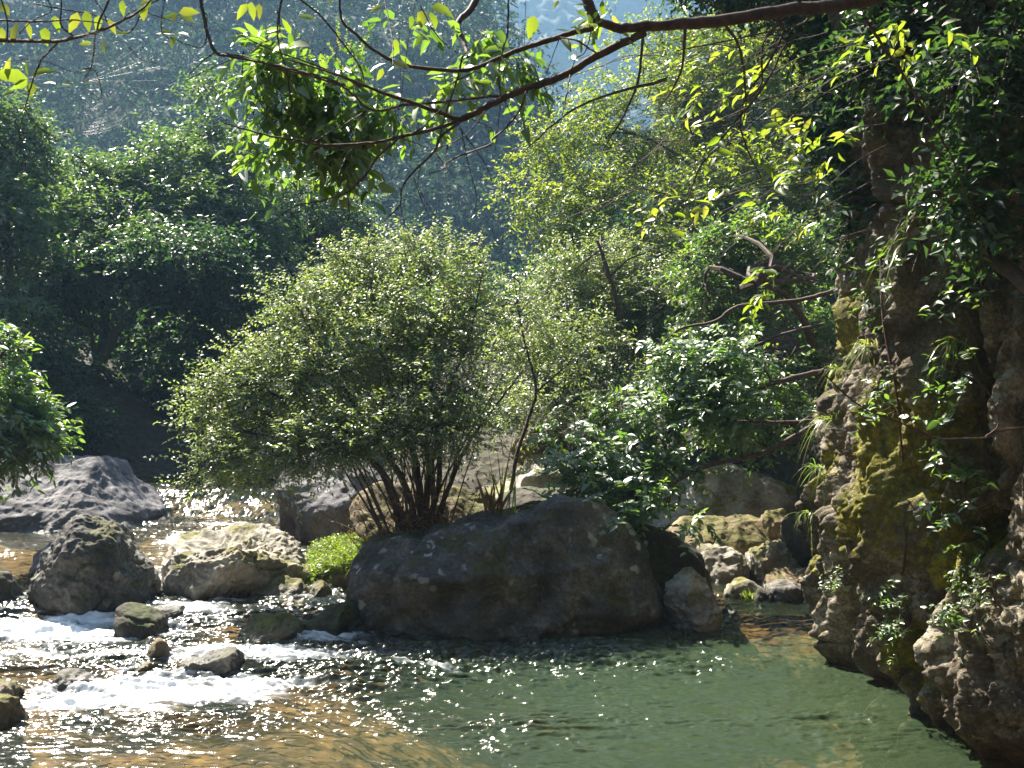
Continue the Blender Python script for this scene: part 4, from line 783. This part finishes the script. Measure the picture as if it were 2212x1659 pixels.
# yellow leaves at the very top and left corner on their own tree
T = thing('leaning_branch_tree', (-4.2, 5.2, 5.4), 'thin twiggy tree at the top left corner with sparse backlit yellow leaves', 'tree')
A = Acc(); q4 = lambda x, y: (x*.3676, y*.3676)
def bl4(pts, Y, r0, r1_): limb(A, [P(*q4(*p_), Y) for p_ in pts], r0, r1_, 6, 5, .6)
for pts, Y, a, b in [([(-400, 260), (0, 240), (150, 240), (350, 240), (550, 190), (700, 130), (850, 40), (900, -40)], 4.6, .012, .005), ([(-200, 120), (0, 120), (240, 125), (420, 115), (600, 140)], 4.6, .008, .002),
    ([(360, -30), (360, 50), (360, 150), (440, 220)], 4.6, .003, .005), ([(650, -30), (570, 170), (540, 380), (490, 470)], 4.5, .006, .002), ([(1175, -60), (1180, 0), (1210, 150), (1260, 300), (1360, 330), (1600, 380), (1880, 450), (2028, 500)], 5.2, .010, .007),
    ([(1260, 310), (1190, 360), (1110, 440)], 5.2, .004, .002), ([(970, -40), (950, 180), (1030, 230), (1110, 265), (1200, 265), (1215, 100)], 5.1, .003, .003), ([(240, 350), (300, 290), (350, 240)], 4.6, .004, .004), ([(145, 640), (190, 480), (240, 350)], 4.6, .003, .004),
    ([(145, 640), (200, 720), (290, 790), (400, 800)], 4.6, .003, .0015), ([(40, 660), (145, 630)], 4.6, .002, .003), ([(490, 400), (560, 420), (600, 570), (530, 540), (480, 500)], 4.5, .003, .0015), ([(700, 130), (800, 60), (1000, 120), (1300, 190)], 4.8, .003, .0015),
    ([(0, 360), (240, 355), (420, 420), (560, 410)], 4.6, .002, .002), ([(850, 40), (760, 190), (680, 150), (560, 90), (400, 60), (200, 20)], 4.7, .004, .003), ([(760, 280), (830, 350), (930, 375)], 4.7, .002, .001), ([(1430, 300), (1420, 460), (1400, 520)], 5.2, .003, .0015),
    ([(1400, 330), (1100, 470), (1130, 520), (1380, 480)], 5.3, .002, .0015), ([(1630, 60), (1640, 190), (1540, 250), (1460, 300)], 5.2, .004, .002), ([(1170, 40), (1250, 120), (1330, 190)], 5.1, .002, .001), ([(0, -30), (40, 110), (35, 230), (-40, 240)], 4.6, .004, .003),
    ([(260, -30), (300, 60), (190, 120), (110, 200)], 4.6, .003, .002), ([(540, -20), (600, 60), (640, 160)], 4.6, .003, .002), ([(1000, -30), (870, 30), (760, 110)], 4.8, .003, .002)]: bl4(pts, Y, a, b)
A.build('branches', M['bark'], T)
A = Acc()
lf = [(100, 130, .07, -.1, -1), (165, 130, .05, .1, -1), (265, 160, .055, .05, -1), (455, 70, .07, -.1, -1), (500, 60, .07, .35, -1), (580, 90, .05, 0, -1), (640, 110, .05, .3, -1), (720, 0, .05, 0, -1), (1050, 75, .07, 1, .1), (1050, 80, .06, -1, -.25), (1060, 80, .06, .7, -.5),
      (1040, 85, .04, -.3, -.6), (1030, 200, .06, -1, .05), (1040, 195, .05, .9, -.1), (1025, 210, .045, -.1, -.8), (165, 460, .1, -1, .15), (170, 455, .085, 1, .35), (165, 450, .05, 0, 1), (160, 465, .05, -.5, -.8), (40, 440, .05, .1, .7), (180, 480, .05, .3, -.8), (250, 490, .045, 1, .1), (360, 490, .04, .8, -.1),
      (840, 30, .05, .2, -1), (890, 10, .05, -.6, -.8), (820, 30, .04, .8, .3), (10, 160, .05, .1, -1), (320, 90, .05, .2, -1), (610, 240, .04, 0, -1), (540, 250, .035, -1, -.3), (0, 20, .05, .5, -.5), (1450, 20, .06, -.5, -1), (1480, 10, .06, -.1, -1), (1520, 20, .055, .2, -1), (680, 200, .04, .9, .1), (90, 540, .04, -1, -.4)]
ps = np.array([P(*q4(x, y), 4.62 if x < 900 else 5.1) for x, y, *_ in lf]); dd = np.array([(a, -.25, b) for *_, a, b in lf]); ln = np.array([l[2] for l in lf])*1.65
leaves(A, ps, dd, np.array([.1, -.9, .5])+rng.normal(0, .35, ps.shape), ln, ln*.42, True, .12, .06)
xt = [(1780, 60, .10, .1, -1), (1220, 60, .08, .3, -.5), (1000, 60, .05, -.6, -.3)]
C5 = [(1240, 40, .12, 1, -.15), (1200, 60, .09, -.2, -.7), (1240, 70, .085, .3, -1), (960, 30, .07, -1, -.6), (1130, 90, .07, 0, -1), (1150, 100, .06, .5, -.9), (1040, 230, .06, -.2, -1), (640, 15, .05, .6, .3), (740, 10, .05, .5, -.5), (1190, 210, .06, -.7, -1),
      (1000, 370, .1, 1, -.2), (980, 370, .09, -1, -.4), (960, 400, .07, -.3, -1), (1850, 90, .12, -.2, -1), (420, 200, .08, -.4, .9), (430, 250, .09, .9, -.2), (400, 260, .08, -1, -.4), (560, 110, .08, -1, .2), (1600, 480, .06, -1, -.1), (2080, 40, .06, 1, .3), (2100, 60, .06, .8, -.6), (1990, 0, .05, -.4, -1)]
ps = np.array([P(*q5(x, y), 5.7) for x, y, *_ in C5]); dd = np.array([(a, -.25, b) for *_, a, b in C5]); ln = np.array([l[2] for l in C5])*1.25
leaves(A, ps, dd, np.array([.1, -.9, .5])+rng.normal(0, .35, ps.shape), ln, ln*.45, True, .12, .06)
A.build('leaves', M['leaf_yellow'], T, smooth=True)
# spider's web
wc = P(190, 175, 4.35); Uw = nrm(np.array([1, .35, .12])); Vw = nrm(np.array([-.1, .15, 1.])); A = Acc(); sp = 26
an = np.linspace(0, 2*pi, sp, endpoint=False)+rng.normal(0, .04, sp); ra = .22*(1+.25*rng.random(sp))
end = wc+Uw*(np.cos(an)*ra*1.25)[:, None]+Vw*(np.sin(an)*ra)[:, None]
tubes(A, np.stack([np.broadcast_to(wc, end.shape), (wc+end)/2, end], 1), np.full((sp, 3), .0003), 3)
th = np.linspace(.35, 1, 620); aa_ = np.linspace(0, 2*pi*24, 620); rr_ = th*.25*(1+.06*np.cos(aa_*3)); rr_[::3] *= .985
tubes(A, wc+Uw*(np.cos(aa_)*rr_*1.25)[:, None]+Vw*(np.sin(aa_)*rr_)[:, None], np.full(620, .0003), 3)
m_, t_, o_ = newmat('web_silk'); p_ = N(t_, 'ShaderNodeBsdfPrincipled', Roughness=.2); p_.inputs['Base Color'].default_value = (.35, .3, .26, 1); p_.inputs['Roughness'].default_value = .45; t_.links.new(p_.outputs[0], o_.inputs[0])
w_ = A.build('spider_web', m_); recentre(w_, wc); tag(w_, 'round spider web strung between the twigs at upper left', 'spider web')

# ---- foliage above and on the cliff
a_ = P(2420, 760, 6.6)
tree('cliff_top_tree', a_, 'dark dense tree on the cliff filling the top right corner with shaded leaves', 'tree',
     [([P(2420, 760, 6.6), P(2250, 640, 7.2), P(2110, 510, 7.9), P(2080, 400, 8.2), P(2030, 290, 8.6), P(1970, 190, 8.9), P(1880, 80, 9.4), P(1800, -20, 10)], .07, .03), ([P(2110, 510, 7.9), P(2090, 330, 8.0), P(2060, 200, 8.1), P(2040, 60, 8.3)], .05, .02)],
     [(1950, 90, 8.9, 150, 150, .6), (2110, 110, 7.6, 130, 170, .5), (1850, 250, 10.3, 110, 170, .8), (1985, 330, 8.7, 110, 130, .4), (1820, 40, 10.8, 150, 110, 1.1), (1800, -150, 11, 350, 120, 1.5), (2100, -160, 8.5, 300, 160, 1.5), (1560, -170, 12, 250, 120, 1.4), (1640, -60, 11.9, 200, 70, 1.), (1720, -330, 12, 400, 120, 1.6), (2120, 420, 7.6, 80, 120, .25, .15), (1880, 480, 9.8, 60, 90, .3, .12)],
     5600, 10, .4, .105, .045, 'leaf_dark', auto=160, ar=.014, up=1., jit=.55, seed=71, freq=1.2, thr=-.25, shell=.3, tr=.003)
def onface(px, py, off=.05):
    p_ = cliffpt(px, py).copy(); p_[0] -= off; p_[1] -= off*.3; return p_
GF = 'plants rooted on the cliff face'
for (px, py, n, L, lab) in [(1785, 1010, 26, .34, 'arching grass tuft hanging from the cliff edge beside the dark rock bulge'), (1800, 900, 34, .36, 'long dry-green grass hanging on the left edge of the cliff'), (1890, 745, 34, .38, 'spiky grass tuft growing out of the middle of the cliff face'),
                            (1990, 520, 22, .45, 'arching fern-like grass high on the shaded cliff'), (2085, 740, 26, .35, 'grey-green grass tuft in the upper right shade of the cliff'), (2190, 1560, 30, .42, 'drooping grass clump at the waterline in the lower right corner'),
                            (2000, 470, 20, .5, 'long curved blades near the top of the cliff'), (1765, 1110, 18, .22, 'short drooping tuft on the cliff edge above the channel rocks'), (1815, 800, 26, .26, 'thin grass fringe on the mossy spur of the cliff')]:
    tuft('grass_tuft', onface(px, py), n, L, .010, lab, 'grass tuft', 'grass', .5, 1.1, (-.7, -.3, .5), .04, GF)
for (px, py, n, r_, lab, lL) in [(1960, 1330, 34, .3, 'small-leaved shrub across the lower middle of the cliff', .05), (2110, 1130, 16, .3, 'long pale leaves hanging in front of the yellow moss', .085), (2150, 1010, 9, .25, 'broad-leaved plant beside the root on the right of the cliff', .11),
                                 (2150, 1280, 22, .25, 'silvery small-leaved shrub low at the right edge', .05), (2060, 900, 9, .25, 'glossy leaves sprouting under the shaded overhang', .1), (1830, 1250, 12, .14, 'tiny leafy sprig on the left foot of the cliff', .045),
                                 (2090, 1330, 16, .2, 'small-leaved sprig left of the silvery shrub', .05), (1960, 620, 26, .45, 'sparse dark climber high on the cliff face', .085), (2120, 600, 30, .45, 'sparse climber with glinting leaves at the upper right edge', .085), (1940, 880, 12, .2, 'few glinting leaves on the shaded middle of the cliff', .07),
                                 (2110, 820, 12, .3, 'leafy sprays in the shade right of the cliff middle', .09)]:
    c0 = onface(px, py, .12); T = thing('cliff_plant', c0, lab, 'plant', GF); A = Acc(); Bc = Acc()
    C_ = c0+rng.normal(0, r_*.5, (n, 3))*[.3, 1, 1]; tgt = C_-0
    sprays(A, C_, rng.normal(0, .6, (n, 3))+[-.9, -.3, .1], 8, .2 if lL < .07 else .3, lL, lL*.4, 1., .5, .2, True, Bc, .003)
    autolimbs(Bc, np.array([c0+[.12, 0, -.05]]), C_, .006, n//2)
    Bc.build('stems', M['bark'], T); A.build('leaves', M['leaf_gloss'], T, smooth=True)
T = thing('bare_twig', P(2250, 920, 7.6), 'thin black twig sagging across the mossy cliff', 'twig'); A = Acc(); q6 = lambda x, y: (1694+x*.3677, 406.6+y*.3677)
limb(A, [P(*q6(*a), 7.8) for a in [(240, 1100), (450, 1280), (700, 1385), (800, 1430), (900, 1470), (1050, 1470), (1180, 1465), (1280, 1420), (1500, 1400)]], .005, .014, 6, 5, .3)
limb(A, [P(*q6(*a), 7.8) for a in [(450, 1280), (340, 1200), (250, 1100)]], .004, .002); limb(A, [P(*q6(*a), 7.8) for a in [(1180, 1465), (1260, 1380), (1200, 1200), (1100, 1100)]], .007, .003)
A.build('stem', M['bark'], T)
T = thing('hanging_root', P(2170, 1100, 8.3), 'pale pinkish root running down the right side of the cliff', 'root'); A = Acc()
limb(A, PP([(2110, 830, 8.6), (2150, 920, 8.5), (2165, 1000, 8.4), (2200, 1090, 8.3), (2215, 1200, 8.2)]), .035, .03, 6, 7); limb(A, PP([(2215, 900, 8.6), (2180, 960, 8.45), (2165, 1000, 8.4)]), .02, .025)
A.build('stem', M['bark_red'], T, smooth=True)
for (pts, lab) in [([(1905, 560), (1920, 700), (1950, 880), (1955, 1000)], 'thin root hanging down the dark middle of the cliff'), ([(1958, 1040), (1965, 1180), (1950, 1330), (1965, 1450)], 'grey root line running down to the water left of the moss'), ([(2060, 760), (2110, 900), (2145, 1010)], 'slim root slanting beside the yellow moss')]:
    T = thing('hanging_root', onface(*pts[0]), lab, 'root', 'thin roots on the cliff'); A = Acc(); limb(A, [onface(a, b, .03) for a, b in pts], .014, .010, 6, 6); A.build('stem', M['bark_red'], T)
#--END--
settle()
# ------------------------------------------------------------------ air
hb = bpy.data.meshes.new('haze'); x0, x1, y0, y1, z0, z1 = -230, 230, -45, 640, -4, 250
hb.from_pydata([(a, b, c_) for a in (x0, x1) for b in (y0, y1) for c_ in (z0, z1)], [], [(0, 1, 3, 2), (4, 6, 7, 5), (0, 4, 5, 1), (2, 3, 7, 6), (0, 2, 6, 4), (1, 5, 7, 3)])
ho = bpy.data.objects.new('haze', hb); COL.objects.link(ho); tag(ho, kind='stuff')
m = bpy.data.materials.new('haze'); m.use_nodes = True; t = m.node_tree; t.nodes.clear(); o = t.nodes.new('ShaderNodeOutputMaterial')
pv = t.nodes.new('ShaderNodeVolumePrincipled'); pv.inputs['Color'].default_value = (.36, .64, 1, 1); pv.inputs['Density'].default_value = .0006; pv.inputs['Anisotropy'].default_value = .3
t.links.new(pv.outputs[0], o.inputs['Volume']); hb.materials.append(m)
